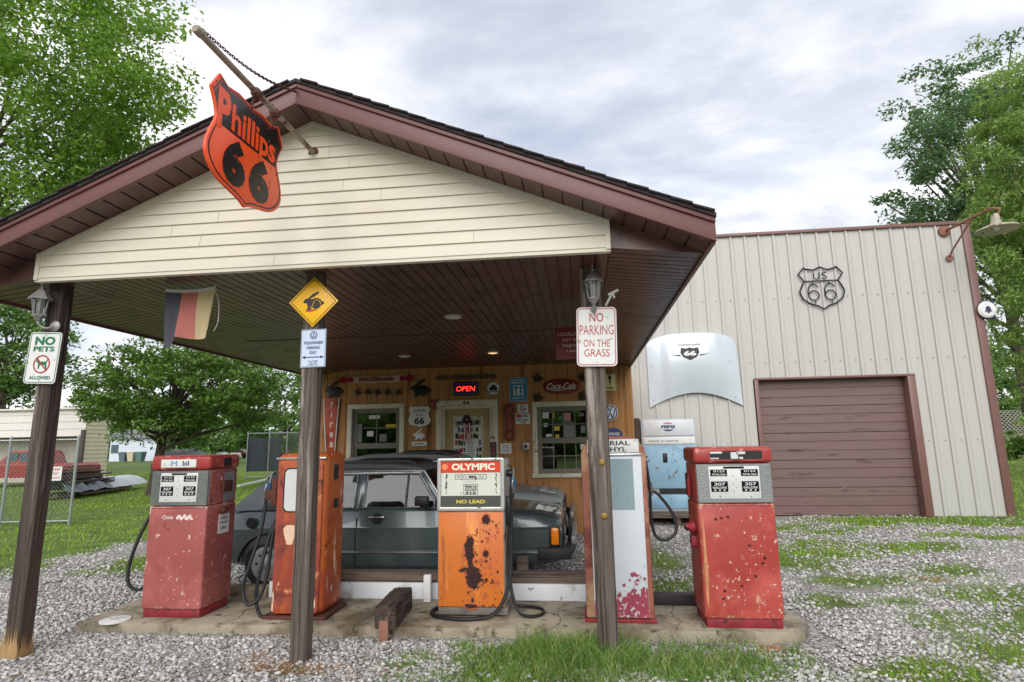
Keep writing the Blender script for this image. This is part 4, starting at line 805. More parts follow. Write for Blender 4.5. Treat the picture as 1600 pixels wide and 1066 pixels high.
m = MB(); m.box(x1-.02, x1-.014, y0+.15, y0+.25, 1.28, 1.42); m.box(x1-.02, x1-.012, y0+.17, y0+.27, 1.02, 1.1); m.build('side_plate', BLACK, t, bevel=.003)
m = MB(); m.prism([(.055*math.cos(a)*(1+.3*math.sin(3*a))+x0+.2, .11*math.sin(a)*(1+.2*math.cos(2*a))+.8) for a in np.linspace(0, 6.28, 15)[:-1]], (0, y0-.0135, 0), X_, Z_, .001); m.build('white_paint_patch', pm('chalky_patch', (224, 190, 160), .7, var=.15, vs=20), fp)
p0 = Vector((x0-.11, y0+.1, 1.13))
nozzle(t, p0, (x0-.06, y0+.1, 1.36), STEEL, pm('blue_nozzle_cover', (36, 100, 140), .5, var=.1))
m = MB(); m.box(x0-.1, x0+.02, y0+.06, y0+.14, 1.1, 1.2); m.box(x0-.02, x0+.03, y0+.02, y0+.2, 1.05, 1.3); m.build('nozzle_boot', RUSTY, t, bevel=.008)
hose(t, [p0, (x0-.115, y0+.09, 1.0), (x0-.13, y0+.06, .8), (x0-.19, y0, .5), (x0-.22, y0-.02, .32), (x0-.16, y0-.03, .2), (x0-.07, y0, .25), (x0-.03, y0+.05, .45), (x0-.02, y0+.1, .8), (x0+.02, y0+.15, 1.0)])
hose(t, [(x0-.0, y0+.2, 1.0), (x0-.05, y0+.1, .8), (x0-.08, y0+.02, .5), (x0-.1, y0-.0, .25), (x0-.05, y0-.0, .1), (x0+.02, y0+.0, .1)])
# --- white and orange pump
x0, x1, y0, y1 = -1.335, -.715, 5.40, 5.82
t = thing('fuel_pump', 'fuel pump with an orange rust-blotched front and white dial head', 'fuel pump', ((x0+x1)/2, (y0+y1)/2, ZS), group=PUMP_G)
m = MB(); m.box(x0+.005, x1+.02, y0+.01, y1, .085, .15); m.box(x0+.06, x1-.02, y0+.06, y1-.04, ZS, .085); m.build('plinth', pm('grey_plinth', (110, 104, 98), .7, var=.3, vs=9), t, bevel=.005)
m = MB(); m.box(x0, x1, y0+.012, y1, .15, .985); m.build('lower_cabinet', pm('dull_metal_side', (150, 146, 140), .5, .4, var=.2, vs=6, patches=[((96, 66, 52), 5, .58, .72, .8)]), t, bevel=.008)
m = MB(); m.box(x0+.008, x1-.008, y0, y0+.0115, .155, .975); fp = m.build('front_panel', ORPAN, t, bevel=.004)
m = MB()
def blob(cx, cz, rx, rz, n=26, j=.28):
    P = []
    for i in range(n): a = 2*math.pi*i/n; k = 1+j*(rng.random()-.5)*1.6; P.append((cx+rx*k*math.cos(a), cz+rz*k*math.sin(a)))
    return P
lift = [0]
def addb(cx, cz, rx, rz, n=26, j=.28):
    lift[0] += 1; m.sheet(blob(cx, cz, rx, rz, n, j), (0, y0-.0006-.00006*lift[0], 0), X_, Z_)
Wp, Hp = x1-x0, .83; bx = lambda f: x0+Wp*f; bz = lambda f: .975-Hp*f
BL = [(.73, .08, .035, .04), (.49, .32, .03, .05), (.47, .38, .042, .05), (.475, .45, .042, .05), (.49, .52, .022, .05), (.505, .58, .02, .04), (.52, .62, .06, .045), (.55, .68, .07, .06), (.53, .74, .055, .05), (.41, .60, .032, .014), (.37, .615, .03, .012), (.5, .98, .06, .018), (.72, .44, .025, .03), (.52, .92, .012, .02)]
m.m = 1
for fx, fz, rx, rz in BL: addb(bx(fx), bz(fz), rx*1.1+.008, rz*1.1+.01, 34, .3)
for i in range(26): addb(bx(.58+.3*rng.normal(.3, .45)), bz(rng.uniform(.1, .95)), .008+.012*rng.random(), .01+.02*rng.random(), 14)
m.m = 0
for fx, fz, rx, rz in BL: addb(bx(fx), bz(fz), rx, rz, 34)
for i in range(70): addb(bx(.58+.3*rng.normal(.3, .45)), bz(rng.uniform(.1, .95)), *(lambda r: (r, r*1.2))(.0025+.011*rng.random()**3), 9)
m.build('rust_patches', [RUSTB, pm('rust_stain', (176, 92, 50), .7, var=.25, vs=30)], fp, smooth=False, recalc=False)
FRM = pm('worn_aluminium', (192, 192, 188), .35, .6, var=.08, vs=14, patches=[((120, 110, 98), 14, .62, .75, .6)])
m = MB(); m.box(x0-.002, x1+.004, y0+.02, y1, .99, 1.45); hd = m.build('head', FRM, t, bevel=.016)
m = MB(); m.ring(rrect(x0-.004, x1+.006, .985, 1.462, .02), rrect(x0+.03, x1-.03, 1.02, 1.435, .006), (0, y0-.016, 0), X_, Z_, .05); m.build('head_frame', FRM, hd, bevel=.004)
m = MB(); m.box(x0+.03, x1-.03, y0+.0, y0+.019, 1.33, 1.435); m.build('name_band', pm('red_orange_band', (214, 62, 30), .35, var=.05), hd)
m = MB(); m.txt('OLYMPIC', ((x0+x1)/2+.025, y0-.0015, 1.3825), .41, .062, bold=.045); m.build('lettering', pm('cream_letters', (240, 226, 205), .4), hd, smooth=False)
m = MB(); m.prism(circ(x0+.065, 1.383, .028, 16), (0, y0-.0013, 0), X_, Z_, .001); m.build('faded_spot', pm('faded_orange', (236, 140, 90), .5), hd)
m = MB(); m.box(x0+.03, x1-.03, y0+.004, y0+.018, 1.12, 1.329); m.build('dial', PALE, hd)
m = MB(); m.box(x0+.03, x1-.03, y0+.003, y0+.0185, 1.02, 1.119); m.build('grade_band', pm('charcoal_band', (72, 74, 68), .45, var=.1), hd)
m = MB(); m.txt('NO LEAD', ((x0+x1)/2-.0, y0+.0018, 1.068), .27, .033, bold=.035); m.build('lettering', pm('mustard_letters', (220, 196, 70), .5), hd, smooth=False)
m = MB(); cx = (x0+x1)/2; yq = y0+.0028
m.ring([(cx-.15, 1.268), (cx+.15, 1.268), (cx+.15, 1.312), (cx-.15, 1.312)], [(cx-.145, 1.273), (cx+.145, 1.273), (cx+.145, 1.307), (cx-.145, 1.307)], (0, yq, 0), X_, Z_)
m.txt('TOTAL $', (cx-.085, yq, 1.29), .09, .016); m.txt('880', (cx+.015, yq, 1.29), .07, .022, bold=.05); m.txt('SALE', (cx+.1, yq, 1.29), .05, .014)
m.ring([(cx-.068, 1.13), (cx+.068, 1.13), (cx+.068, 1.225), (cx-.068, 1.225)], [(cx-.064, 1.134), (cx+.064, 1.134), (cx+.064, 1.221), (cx-.064, 1.221)], (0, yq, 0), X_, Z_)
m.txt('90616', (cx, yq, 1.203), .115, .024, bold=.05); m.txt('GALLONS', (cx, yq, 1.172), .11, .02, bold=.04); m.txt('315', (cx, yq, 1.146), .1, .02, bold=.05); m.box(cx-.06, cx+.06, yq, yq+.001, 1.1845, 1.1875); m.box(cx-.05, cx+.05, yq, yq+.001, 1.25, 1.252)
for sx in (-1, 1):
    for i in range(12): z = 1.14+i*.015; m.box(cx+sx*.235+.006*rng.normal(), cx+sx*.235+.012*rng.random()+.004, yq-.0002, yq+.0008, z, z+.012*rng.random()+.006)
m.build('dial_lettering', BLACK, hd, smooth=False)
p0 = Vector((x1+.06, y0+.2, 1.13))
nozzle(t, p0, (x1+.075, y0+.16, 1.36), STEEL, pm('blue_nozzle_cover', (36, 100, 140), .5))
m = MB(); m.tube(smoothpts([(x1, y0+.25, 1.39), (x1+.05, y0+.24, 1.36), (x1+.06, y0+.2, 1.3)]), .006, 6); m.build('cable', RUBBER, t)
m = MB(); m.lathe([(.03, 0), (.035, .02), (.035, .06), (.02, .07)], (x1, y0+.2, 1.31), 12, X_); m.box(x1, x1+.04, y0+.1, y0+.2, .85, 1.1); m.build('hose_fitting', BLACK, t, bevel=.004)
hose(t, [p0, (x1+.05, y0+.18, 1.0), (x1+.04, y0+.14, .7), (x1+.04, y0+.1, .45), (x1+.0, y0+.0, .25), (x1-.1, y0-.08, .115), (x1-.3, y0-.13, .09), (x1-.5, y0-.11, .09), (x0-.03, y0-.03, .09), (x0-.07, y0+.1, .09), (x0-.03, y0+.25, .09), (x0+.04, y0+.36, .12)], .017)
hose(t, [(x1+.05, y0+.2, 1.3), (x1+.035, y0+.17, 1.0), (x1+.02, y0+.12, .6), (x1+.05, y0+.05, .3), (x1+.12, y0+.0, .12), (x1+.24, y0-.02, .09), (x1+.33, y0+.08, .09), (x1+.3, y0+.22, .09), (x1+.15, y0+.3, .09), (x1+.05, y0+.28, .1)], .014)
# --- white arched pump behind the right post
x0, x1, y0, y1 = 0.0, .575, 5.31, 5.75
t = thing('fuel_pump', 'arched fuel pump with a white front and rusty brown frame behind the right post', 'fuel pump', ((x0+x1)/2, (y0+y1)/2, ZS), group=PUMP_G)
FRB = pm('rusty_red_frame', (150, 92, 76), .6, var=.2, vs=3, bump=.15, bs=14, patches=[((178, 140, 108), 2.6, .5, .64, .7), ((108, 58, 44), 3.4, .56, .68, .8)])
WHP = pm('peeling_white_panel', (206, 212, 218), .35, var=.04, vs=3, patches=[((150, 150, 150), 2, .66, .8, .5)])
def arch(x0, x1, z0, z1, r, n=10):
    P = [(x0, z0), (x1, z0)]
    for i in range(n+1): a = math.pi/2*i/n; P.append((x1-r+r*math.cos(a), z1-r*.9+r*.9*math.sin(a)))
    for i in range(n+1): a = math.pi/2+math.pi/2*i/n; P.append((x0+r+r*math.cos(a), z1-r*.9+r*.9*math.sin(a)))
    return P
m = MB(); m.box(x0-.015, x1+.015, y0-.01, y1+.01, ZS, .1); m.build('plinth', DKRED, t, bevel=.005)
m = MB(); m.prism(arch(x0, x1, .1, 1.64, .2), (0, y0, 0), X_, Z_, y1-y0); m.build('cabinet', FRB, t, bevel=.02, seg=3)
m = MB(); m.box(x0+.07, x1-.045, y0-.012, y0+.002, .115, 1.46); fp = m.build('front_panel', WHP, t, bevel=.004)
m = MB(); m.box(x0+.065, x1-.04, y0-.018, y0+.0, 1.462, 1.485); m.build('chrome_strip', CHROME, t, bevel=.003)
m = MB(); m.box(x0+.14, x1-.12, y0-.0145, y0-.0119, 1.0, 1.44); m.build('speckled_panel', pm('speckled_grey', (138, 158, 164), .5, var=.25, vs=90), fp)
# red primer showing along the foot
m = MB(); n = 40; xs_ = [x0+.072+(x1-.045-x0-.074)*i/n for i in range(n+1)]
m.sheet([(xs_[0], .118), (xs_[-1], .118)]+[(xs_[n-i], .2+.1*((n-i)/n)**1.5+.05*rng.random()*(1+((n-i)/n))) for i in range(n+1)], (0, y0-.0128, 0), X_, Z_)
for i in range(60):
    fx = rng.random()**.6; c = (x0+.08+fx*.44, .24+rng.random()*.3*fx); r = .003+.012*rng.random()**2
    m.sheet([(min(c[0]+r*(1+rng.random())*math.cos(a), x1-.05), c[1]+r*(1+rng.random())*math.sin(a)) for a in np.linspace(0, 6.28, 8)[:-1]], (0, y0-.013-.00002*i, 0), X_, Z_)
m.build('bare_primer', pm('red_primer', (150, 58, 78), .6, var=.15, vs=14, patches=[((206, 190, 195), 22, .60, .66, .6)]), fp, smooth=False, recalc=False)
m = MB(); m.box(x0+.06, x1-.06, y0-.022, y0+.0, 1.49, 1.612); sg = m.build('name_panel', WHITE, t, bevel=.008)
m = MB(); m.txt('IMPERIAL', ((x0+x1)/2-.03, y0-.0232, 1.578), .36, .04, bold=.02); m.txt('ETHYL', ((x0+x1)/2-.0, y0-.0232, 1.523), .24, .04, bold=.02); m.build('lettering', BLACK, sg, smooth=False)
p0 = Vector((x1+.05, y0+.2, 1.1))
nozzle(t, p0, (x1+.03, y0+.2, 1.32), STEEL)
m = MB(); m.lathe([(.02, 0), (.024, .02), (.012, .04)], (x1, y0+.12, 1.42), 10, X_); m.box(x1, x1+.05, y0+.15, y0+.25, 1.0, 1.08); m.build('nozzle_boot', STEEL, t, bevel=.005)
hose(t, [(x1+.01, y0+.15, 1.4), (x1+.03, y0+.14, 1.2), (x1+.03, y0+.13, .9), (x1+.06, y0+.12, .76), (x1+.15, y0+.12, .73), (x1+.24, y0+.14, .8), (x1+.22, y0+.16, .95), (x1+.12, y0+.18, 1.1), p0+Vector((.02, 0, .04))], .014)
# ---------------------------------------------------------------- other things on the island
BW = pm('white_barrier_paint', (214, 218, 222), .45, var=.05, vs=2, stretch=(1, 4, 4), patches=[((165, 160, 150), 3, .62, .8, .6), ((120, 110, 100), 12, .7, .76, .8)])
OLDW = pm('old_grey_timber', (112, 98, 86), .85, var=.25, vs=2.5, stretch=(.7, 12, 12), bump=.5, bs=5, patches=[((64, 54, 48), 1.8, .5, .66, .9, (.5, 18, 18))])
m = MB(); a = at(420, 920, 6.0).x; b = at(922, 920, 6.0).x; m.box(a, b, 6.0, 6.16, -.02, .215); tag(m.build('white_barrier', BW, bevel=.008), 'low white painted barrier along the back of the island', 'barrier')
m = MB(); m.box(a-.02, b-.01, 6.02, 6.18, .217, .31); tag(m.build('timber_beam', OLDW, bevel=.008), 'long grey timber lying on top of the white barrier', 'beam')
m = MB(); m.box(at(352, 920, 5.99).x-.3, at(415, 920, 5.99).x, 6.0, 6.14, -.02, .16); tag(m.build('concrete_kerb', CONC, bevel=.01), 'short grey concrete kerb between the left red and orange pumps', 'kerb')
m = MB(); m.box(.4, at(1098, 940, 5.95).x, 5.86, 5.96, .071, .17); tag(m.build('steel_beam', pm('dark_steel', (40, 36, 36), .6, var=.2), bevel=.006), 'black steel beam on the island between the arched and right red pumps', 'beam')
c = at(815, 872, 6.12); m = MB(); m.box(c.x-.06, c.x+.05, 6.2, 6.35, .0, .42); tag(m.build('timber_block', OLDW, bevel=.006), 'short upright timber block behind the beam by the front car wheel', 'block')
c = at(668, 905, 5.9); m = MB(); m.box(c.x-.03, c.x+.04, 5.86, 5.92, .071, .32); tag(m.build('white_box', WHITE, bevel=.004), 'small white box standing beside the pump with the rust-blotched front', 'box')
a = Vector((-1.67, 4.96, .18)); b = Vector((-1.72, 5.62, .17))
t = thing('old_timber', 'thick dark worn timber lying on the front edge of the island', 'timber', (-1.7, 5.3, .07)); m = MB(); rr = []
for i in range(9):
    p = a.lerp(b, i/8); hw, hh = .085, .09
    rr.append([Vector((p.x+sx*(hw+.008*rng.random()), p.y, p.z+sz*(hh+(.012*rng.random() if sz > 0 else 0)))) for sx, sz in ((-1, -1), (-.3, -1), (.4, -1), (1, -.9), (1, .1), (.95, .95), (.2, 1), (-.5, .98), (-1, .9), (-1.02, 0))])
m.loft(rr).build('beam', pm('dark_worn_timber', (74, 60, 52), .85, var=.3, vs=3, stretch=(10, .8, 10), bump=.7, bs=6, patches=[((40, 32, 28), 1.8, .5, .66, .9, (16, .6, 16)), ((120, 104, 90), 1.6, .6, .72, .9, (12, .6, 8))]), t, smooth=False)
m = MB(); m.box(-1.715, -1.635, 4.93, 4.955, .0, .16); m.build('metal_foot', pm('rust_pink_metal', (140, 96, 82), .7, var=.25, vs=12), t, bevel=.006)
# ================================================================ THE CARS
def cut(o, cyls):
    """round wheel arches: cut cylinders (x, y0, y1, z, r) out of a mesh object"""
    m = MB()
    for x, ya, yb, z, r in cyls: m.lathe([(r, 0), (r, yb-ya)], (x, ya, z), 40, Y_)
    me = bpy.data.meshes.new('cut'); me.from_pydata([tuple(p) for p in m.v], [], m.f); bm = bmesh.new(); bm.from_mesh(me); bmesh.ops.recalc_face_normals(bm, faces=bm.faces); bm.to_mesh(me); bm.free()
    c = bpy.data.objects.new('cut', me); COL.objects.link(c); md = o.modifiers.new('b', 'BOOLEAN'); md.object = c; md.operation = 'DIFFERENCE'; md.solver = 'EXACT'
    bpy.context.view_layer.update(); dg = bpy.context.evaluated_depsgraph_get(); n = bpy.data.meshes.new_from_object(o.evaluated_get(dg)); o.modifiers.clear(); o.data = n; bpy.data.objects.remove(c)
    n.polygons.foreach_set('use_smooth', [True]*len(n.polygons)); n.set_sharp_from_angle(angle=.5)
CARP = pm('dark_teal_car_paint', (74, 86, 88), .24, .2, var=.06, vs=1.5, coat=.6, spec=.6, patches=[((96, 106, 107), 1.2, .55, .8, .3)])
CARP2 = pm('faded_grey_car_paint', (140, 146, 148), .4, .3, var=.1, vs=1.5, coat=.3, patches=[((150, 152, 150), 2, .5, .75, .5, (.5, 3, 1))])
ROOFP = pm('faded_black_roof', (78, 82, 84), .55, var=.15, vs=2)
TYRE = pm('tyre_rubber', (26, 26, 27), .8, var=.2, vs=20)
HUB = pm('silver_hubcap', (158, 162, 165), .4, .5, var=.15, vs=14)
SEAT = pm('pale_seat_cloth', (130, 132, 134), .9, var=.1); SEATD = pm('dark_seat', (44, 44, 48), .9, var=.1)
def make_car():
    cy = 7.3; root = thing('parked_car', 'dark teal hatchback parked behind the pumps with an amber front corner light', 'car', (-2.2, cy, 0), group='hatchbacks parked under the canopy')
    ST_ = [(-4.2, .60, .70, .40), (-4.17, .74, .735, .30), (-4.1, .85, .755, .26), (-3.9, .882, .775, .24), (-3.2, .888, .795, .22), (-2.4, .888, .80, .22), (-1.7, .888, .795, .22), (-1.45, .885, .79, .23), (-1.0, .855, .785, .24), (-.55, .815, .775, .26), (-.32, .775, .765, .30), (-.255, .74, .755, .34), (-.235, .70, .745, .38)]
    rings = []
    for X, zt, hw, zb in ST_:
        zc = min(.67, zt-.08)
        R = [(-hw+.10, zb), (-hw+.035, zb+.05), (-hw+.01, zb+.12), (-hw, (zb+.12+zc)/2), (-hw-.002, zc-.012), (-hw+.012, zc), (-hw+.02, zc+.02), (-hw+.045, zt-.035), (-hw+.07, zt-.006), (-hw+.11, zt+.006), (-hw*.5, zt+.022)]
        rings.append([Vector((X, cy+y, z)) for y, z in R+[(-y, z) for y, z in R[::-1]]])
    body = MB().loft(rings).build('body', CARP, root, smooth=True)
    cut(body, [(x-root.location.x, y-cy, y2-cy, .27, .335) for x in (-3.6, -1.15) for y, y2 in ((cy-.95, cy-.55), (cy+.55, cy+.95))])
    y_ = lambda s, sd: cy+sd*(.742-.135*s); z_ = lambda s: .885+.405*s
    G = lambda X, s, sd, o=0: Vector((X, y_(s, sd)+sd*o, z_(s)))
    for sd in (-1, 1):
        m = MB()
        for poly in ([(-3.66, .93), (-1.86, .93), (-1.83, 1.0), (-3.60, 1.02)], [(-1.585, -.02), (-1.50, -.02), (-1.80, 1.0), (-1.87, .95)], [(-2.60, -.02), (-2.505, -.02), (-2.505, .94), (-2.60, .94)], [(-3.36, -.02), (-3.36, .94), (-3.64, 1.0), (-4.13, -.06)]):
            A = [G(x, s, sd) for x, s in poly]; B = [G(x, s, sd, -.035) for x, s in poly]; k = len(A)
            m.add(A+B, [tuple(range(k)), tuple(range(2*k-1, k-1, -1))]+[(i, (i+1) % k, k+(i+1) % k, k+i) for i in range(k)])
        m.build('pillars', CARP, root, bevel=.004)
    rr = []
    for X, z, hw in ((-3.66, 1.29, .585), (-3.6, 1.325, .60), (-3.3, 1.36, .61), (-2.7, 1.375, .612), (-2.2, 1.365, .61), (-1.9, 1.335, .60), (-1.83, 1.305, .59)):
        P = [(-hw-.005, z-.035), (-hw+.02, z), (-hw*.7, z+.014), (-hw*.35, z+.022), (0, z+.025)]; P += [(-a, b) for a, b in P[-2::-1]]
        rr.append([Vector((X, cy+a, b)) for a, b in P]+[Vector((X, cy+a*.97, b-.03)) for a, b in P[::-1]])
    MB().loft(rr).build('roof', ROOFP, root)
    m = MB(); rr = []
    for X, z in ((-2.75, 1.405), (-2.7, 1.415), (-2.1, 1.41), (-2.0, 1.39), (-1.97, 1.375)): rr.append([Vector((X, cy+a*.4, z+.02*(1-a*a)-(.0 if k == 0 else .025))) for k in (0, 1) for a in ([-1, -.5, 0, .5, 1] if k == 0 else [1, .5, 0, -.5, -1])])
    m.loft(rr).build('sunroof', BLACK, root)
    def pane(name, quad):
        m = MB(); m.add(quad, [tuple(range(len(quad)))]); return m.build(name, CARGLASS, root, smooth=False)
    for sd in (-1, 1):
        pane('side_window', [G(-2.5, 0, sd, -.012), G(-1.59, 0, sd, -.012), G(-1.87, .94, sd, -.012), G(-2.5, .94, sd, -.012)])
        pane('side_window', [G(-3.36, 0, sd, -.012), G(-2.6, 0, sd, -.012), G(-2.6, .94, sd, -.012), G(-3.36, .94, sd, -.012)])
        m = MB()
        for loop in ([(-2.49, .015), (-1.62, .015), (-1.885, .925), (-2.49, .925)], [(-3.35, .015), (-2.61, .015), (-2.61, .925), (-3.35, .925)]): m.tube([G(x, s, sd, .004) for x, s in loop], .008, 6, closed=True)
        m.tube([G(-1.505, -.02, sd, .004), G(-1.815, 1.0, sd, .004), G(-2.2, 1.01, sd, .006), G(-3.6, 1.02, sd, .006)], .009, 6)
        m.build('chrome_trim', CHROME, root)
        m = MB(); m.bar(G(-2.0, .0, sd, -.002), G(-2.0, .93, sd, -.002), .018, .02); m.build('vent_bar', BLACK, root)
        m = MB(); q = G(-1.78, .08, sd, .09); m.box(q.x-.085, q.x+.075, q.y-.03, q.y+.035, q.z-.0, q.z+.105); mr = m.build('door_mirror', BLACK, root, bevel=.02, seg=3)
        m = MB(); m.bar(q+Z_*.02, G(-1.72, -.02, sd, -.01)-Z_*.01, .05, .03); m.build('mirror_arm', BLACK, mr)
        yy = cy+sd*.783
        m = MB(); m.box(-2.41, -2.22, yy-.028 if sd < 0 else yy+.01, yy-.012 if sd < 0 else yy+.028, .785, .803); m.build('door_handle', CHROME, root, bevel=.005)
        m = MB(); m.lathe([(.062, -.004), (.062, .003)], (-2.31, yy, .775), 20, Y_*sd); m.build('handle_cup', BLACK, root)
        m = MB(); ys = cy+sd*.8005
        for x in (-2.555, -1.5, -3.38): m.box(x-.004, x+.004, ys-.004, ys+.004, .27, .66); m.box(x-.004, x+.004, ys-sd*.016-.004, ys-sd*.016+.004, .665, .78)
        m.build('door_gap', BLACK, root)
        m = MB(); m.bar((-3.25, ys+sd*.003, .42), (-1.5, ys+sd*.003, .42), .012, .016); m.bar((-.8, ys-sd*.014, .42), (-.35, ys-sd*.026, .42), .012, .016); m.build('side_moulding', CHROME, root)
        if sd < 0: m = MB(); m.lathe([(.055, 0), (.06, .006), (.04, .007)], (-3.82, cy-.782, .735), 20, -Y_); m.build('fuel_cap', BLACK, root)
        m = MB(); m.box(-.375, -.262, cy+sd*.768-.012, cy+sd*.768+.012, .475, .70); m.build('corner_light_frame', BLACK, root, bevel=.004)
        m = MB(); m.box(-.352, -.268, cy+sd*.774-.012, cy+sd*.774+.012, .50, .675); m.build('corner_light', pm('amber_lens', (240, 132, 10), .2, coat=.5, var=.08, vs=30), root, bevel=.008)
        for x in (-3.6, -1.15):
            yo = cy+sd*.79; ax = Y_*sd; m = MB()
            m.lathe([(.20, -.17), (.275, -.165), (.29, -.13), (.29, -.05), (.272, -.018), (.20, -.006), (.19, -.02)], (x, yo, .285), 36, ax); wh = m.build('wheel', TYRE, root)
            m = MB(); m.lathe([(.195, -.03), (.195, -.012), (.15, -.002), (.10, -.008), (.055, .004), (.04, .012), (.0, .014)], (x, yo, .285), 32, ax); hb_ = m.build('hubcap', HUB, wh)
            m = MB()
            for k in range(8): a = k*math.pi/4; m.lathe([(.016, 0), (.016, .003)], (x+.125*math.cos(a), yo+sd*-.006, .285+.125*math.sin(a)), 8, ax)
            m.build('vent_holes', BLACK, hb_)
            m = MB(); pts = [(x+.345*math.cos(a), cy+sd*(.795), .27+.345*math.sin(a)) for a in np.linspace(.1, math.pi-.1, 20)]; m.tube(pts, .016, 6); m.build('arch_trim', BLACK, root)
    pane('windscreen', [Vector((-1.5, cy-.69, .90)), Vector((-1.5, cy+.69, .90)), Vector((-1.84, cy+.575, 1.31)), Vector((-1.84, cy-.575, 1.31))])
    pane('rear_window', [Vector((-4.03, cy-.66, .95)), Vector((-4.03, cy+.66, .95)), Vector((-3.67, cy+.57, 1.30)), Vector((-3.67, cy-.57, 1.30))])
    m = MB(); m.prism([(-4.12, .86), (-4.05, .94), (-4.02, .94), (-4.0, .86)], (0, cy-.69, 0), X_, Z_, 1.38); m.build('hatch_sill', CARP, root)
    m = MB(); m.box(-.262, -.222, cy-.69, cy+.69, .46, .70); gl = m.build('grille', BLACK, root, bevel=.006)
    m = MB()
    for i in range(7): m.box(-.225, -.214, cy-.68, cy+.68, .475+i*.031, .485+i*.031)
    m.build('grille_bars', pm('grille_grey', (60, 60, 62), .5), gl)
    for sd in (-1, 1):
        m = MB(); m.lathe([(.085, 0), (.09, .012), (.06, .02)], (-.222, cy+sd*.5, .58), 22, X_); m.build('headlight', CHROME, root)
    m = MB(); rr = []
    for a in np.linspace(-1, 1, 17):
        y = cy+a*.79; x = -.10-.05*abs(a)**4; rr.append([Vector((x-.09, y, .36)), Vector((x, y, .37)), Vector((x+.01, y, .42)), Vector((x, y, .475)), Vector((x-.09, y, .485))])
    m.loft(rr); 
    for sd in (-1, 1): m.box(-.50, -.14, cy+sd*.80-.03, cy+sd*.80+.03, .355, .47)
    m.build('front_bumper', pm('bumper_rubber', (38, 38, 40), .6, var=.2, vs=9), root, bevel=.012)
    m = MB(); m.box(-.14, -.085, cy-.6, cy+.62, .475, .56); m.build('bumper_bar', pm('grey_bumper_bar', (150, 152, 152), .45, .3, var=.15, vs=9), root, bevel=.012)
    m = MB(); m.box(-4.33, -4.15, cy-.78, cy+.78, .38, .5); m.build('rear_bumper', BLACK, root, bevel=.03)
    for sd in (-1, 1): m = MB(); m.box(-4.205, -4.18, cy+sd*.6-.12, cy+sd*.6+.12, .58, .72); m.build('tail_light', RED, root, bevel=.006)
    for sd in (-1, 1):
        m = MB(); yc = cy+sd*.36
        m.box(-2.5, -2.02, yc-.24, yc+.24, .45, .62); m.prism([(-2.55, .6), (-2.4, .6), (-2.5, 1.08), (-2.6, 1.08)], (0, yc-.23, 0), X_, Z_, .46); m.prism([(-2.6, 1.1), (-2.53, 1.1), (-2.54, 1.24), (-2.6, 1.24)], (0, yc-.13, 0), X_, Z_, .26); m.build('front_seat', SEAT, root, bevel=.03, seg=3)
    m = MB(); m.box(-3.5, -3.0, cy-.6, cy+.6, .4, .6); m.prism([(-3.55, .6), (-3.4, .6), (-3.5, 1.0), (-3.62, 1.0)], (0, cy-.6, 0), X_, Z_, 1.2); m.build('rear_seat', SEATD, root, bevel=.03)
    m = MB(); m.box(-1.75, -1.5, cy-.68, cy+.68, .7, .93); m.build('dashboard', SEATD, root, bevel=.03)
    m = MB(); m.tube([(-1.92+.06*math.cos(a), cy-.36+.18*math.sin(a), .88+.18*math.cos(a)) for a in np.linspace(0, 6.283, 21)[:-1]], .014, 6, closed=True); m.build('steering_wheel', BLACK, root)
    return root
car = make_car()
def copy_tree(o, parent=None):
    c = o.copy(); COL.objects.link(c); c.parent = parent
    for ch in list(o.children): copy_tree(ch, c)
    return c
car2 = copy_tree(car); car2.location = (-2.25, 9.35, 0); car2.scale = (1, 1, 1.05); car2['label'] = 'faded grey hatchback parked beyond the dark teal one, close to the shop wall'
for ch in car2.children:
    if ch.name.split('.')[0] in ('body', 'pillars', 'hatch_sill', 'roof'): ch.material_slots[0].link = 'OBJECT'; ch.material_slots[0].material = CARP2
# ================================================================ THINGS ON THE SHOP WALL
FY = WY-.012
def wpos(px, py, Y=FY): return at(px, py, Y)
def wsize(x0, x1, y0, y1): a, b = wpos(x0, y1), wpos(x1, y0); return (a.x+b.x)/2, (a.z+b.z)/2, b.x-a.x, b.z-a.z
def wplate(name, label, cat, box, parts, **k):
    cx, cz, w_, h_ = wsize(*box); return plate(name, label, cat, cx, cz, FY-.006, w_, h_, parts(w_, h_), **k)
cx, cz, w_, h_ = wsize(540, 638, 586, 599)
t = thing('scarf', 'red and white scarf with a country name stretched above the left window', 'scarf', (cx, FY, cz)); m = MB(); rr = []
for i in range(25):
    f = i/24; x = cx+(f-.5)*w_; z = cz-.012*math.sin(math.pi*f)+.006*math.sin(f*23); rr.append([Vector((x, FY-.02-.004*math.sin(f*31), z-h_/2)), Vector((x, FY-.022-.006*math.sin(f*29+1), z)), Vector((x, FY-.02, z+h_/2)), Vector((x, FY-.004, z+h_/2)), Vector((x, FY-.004, z-h_/2))])
m.loft(rr).build('cloth', pm('scarf_white', (200, 176, 170), .9, var=.08), t)
m = MB(); m.txt('SWITZERLAND', (cx, FY-.034, cz-.008), w_*.56, .075, bold=.05)
for sx in (-1, 1): m.sheet(circ(cx+sx*w_*.41, cz-.004, .055, 16), (0, FY-.034, 0), X_, Z_); m.sheet(rrect(cx+sx*w_*.52-.09, cx+sx*w_*.52+.09, cz-.06, cz+.05, .04), (0, FY-.032, 0), X_, Z_)
m.build('lettering', pm('scarf_red', (150, 32, 40), .9, var=.1), t, smooth=False)
def rabbit(name, label, px, py, wpx, mat, flip=False, group=None):
    c = wpos(px, py); s = wpos(px+wpx, py).x-c.x; k = s/.205; m = MB(); m.prism([((-x if flip else x)*k+c.x, z*k+c.z) for x, z in RAB], (0, FY-.025, 0), X_, Z_, .02)
    return tag(m.build(name, mat, bevel=.003), label, 'cutout', group)
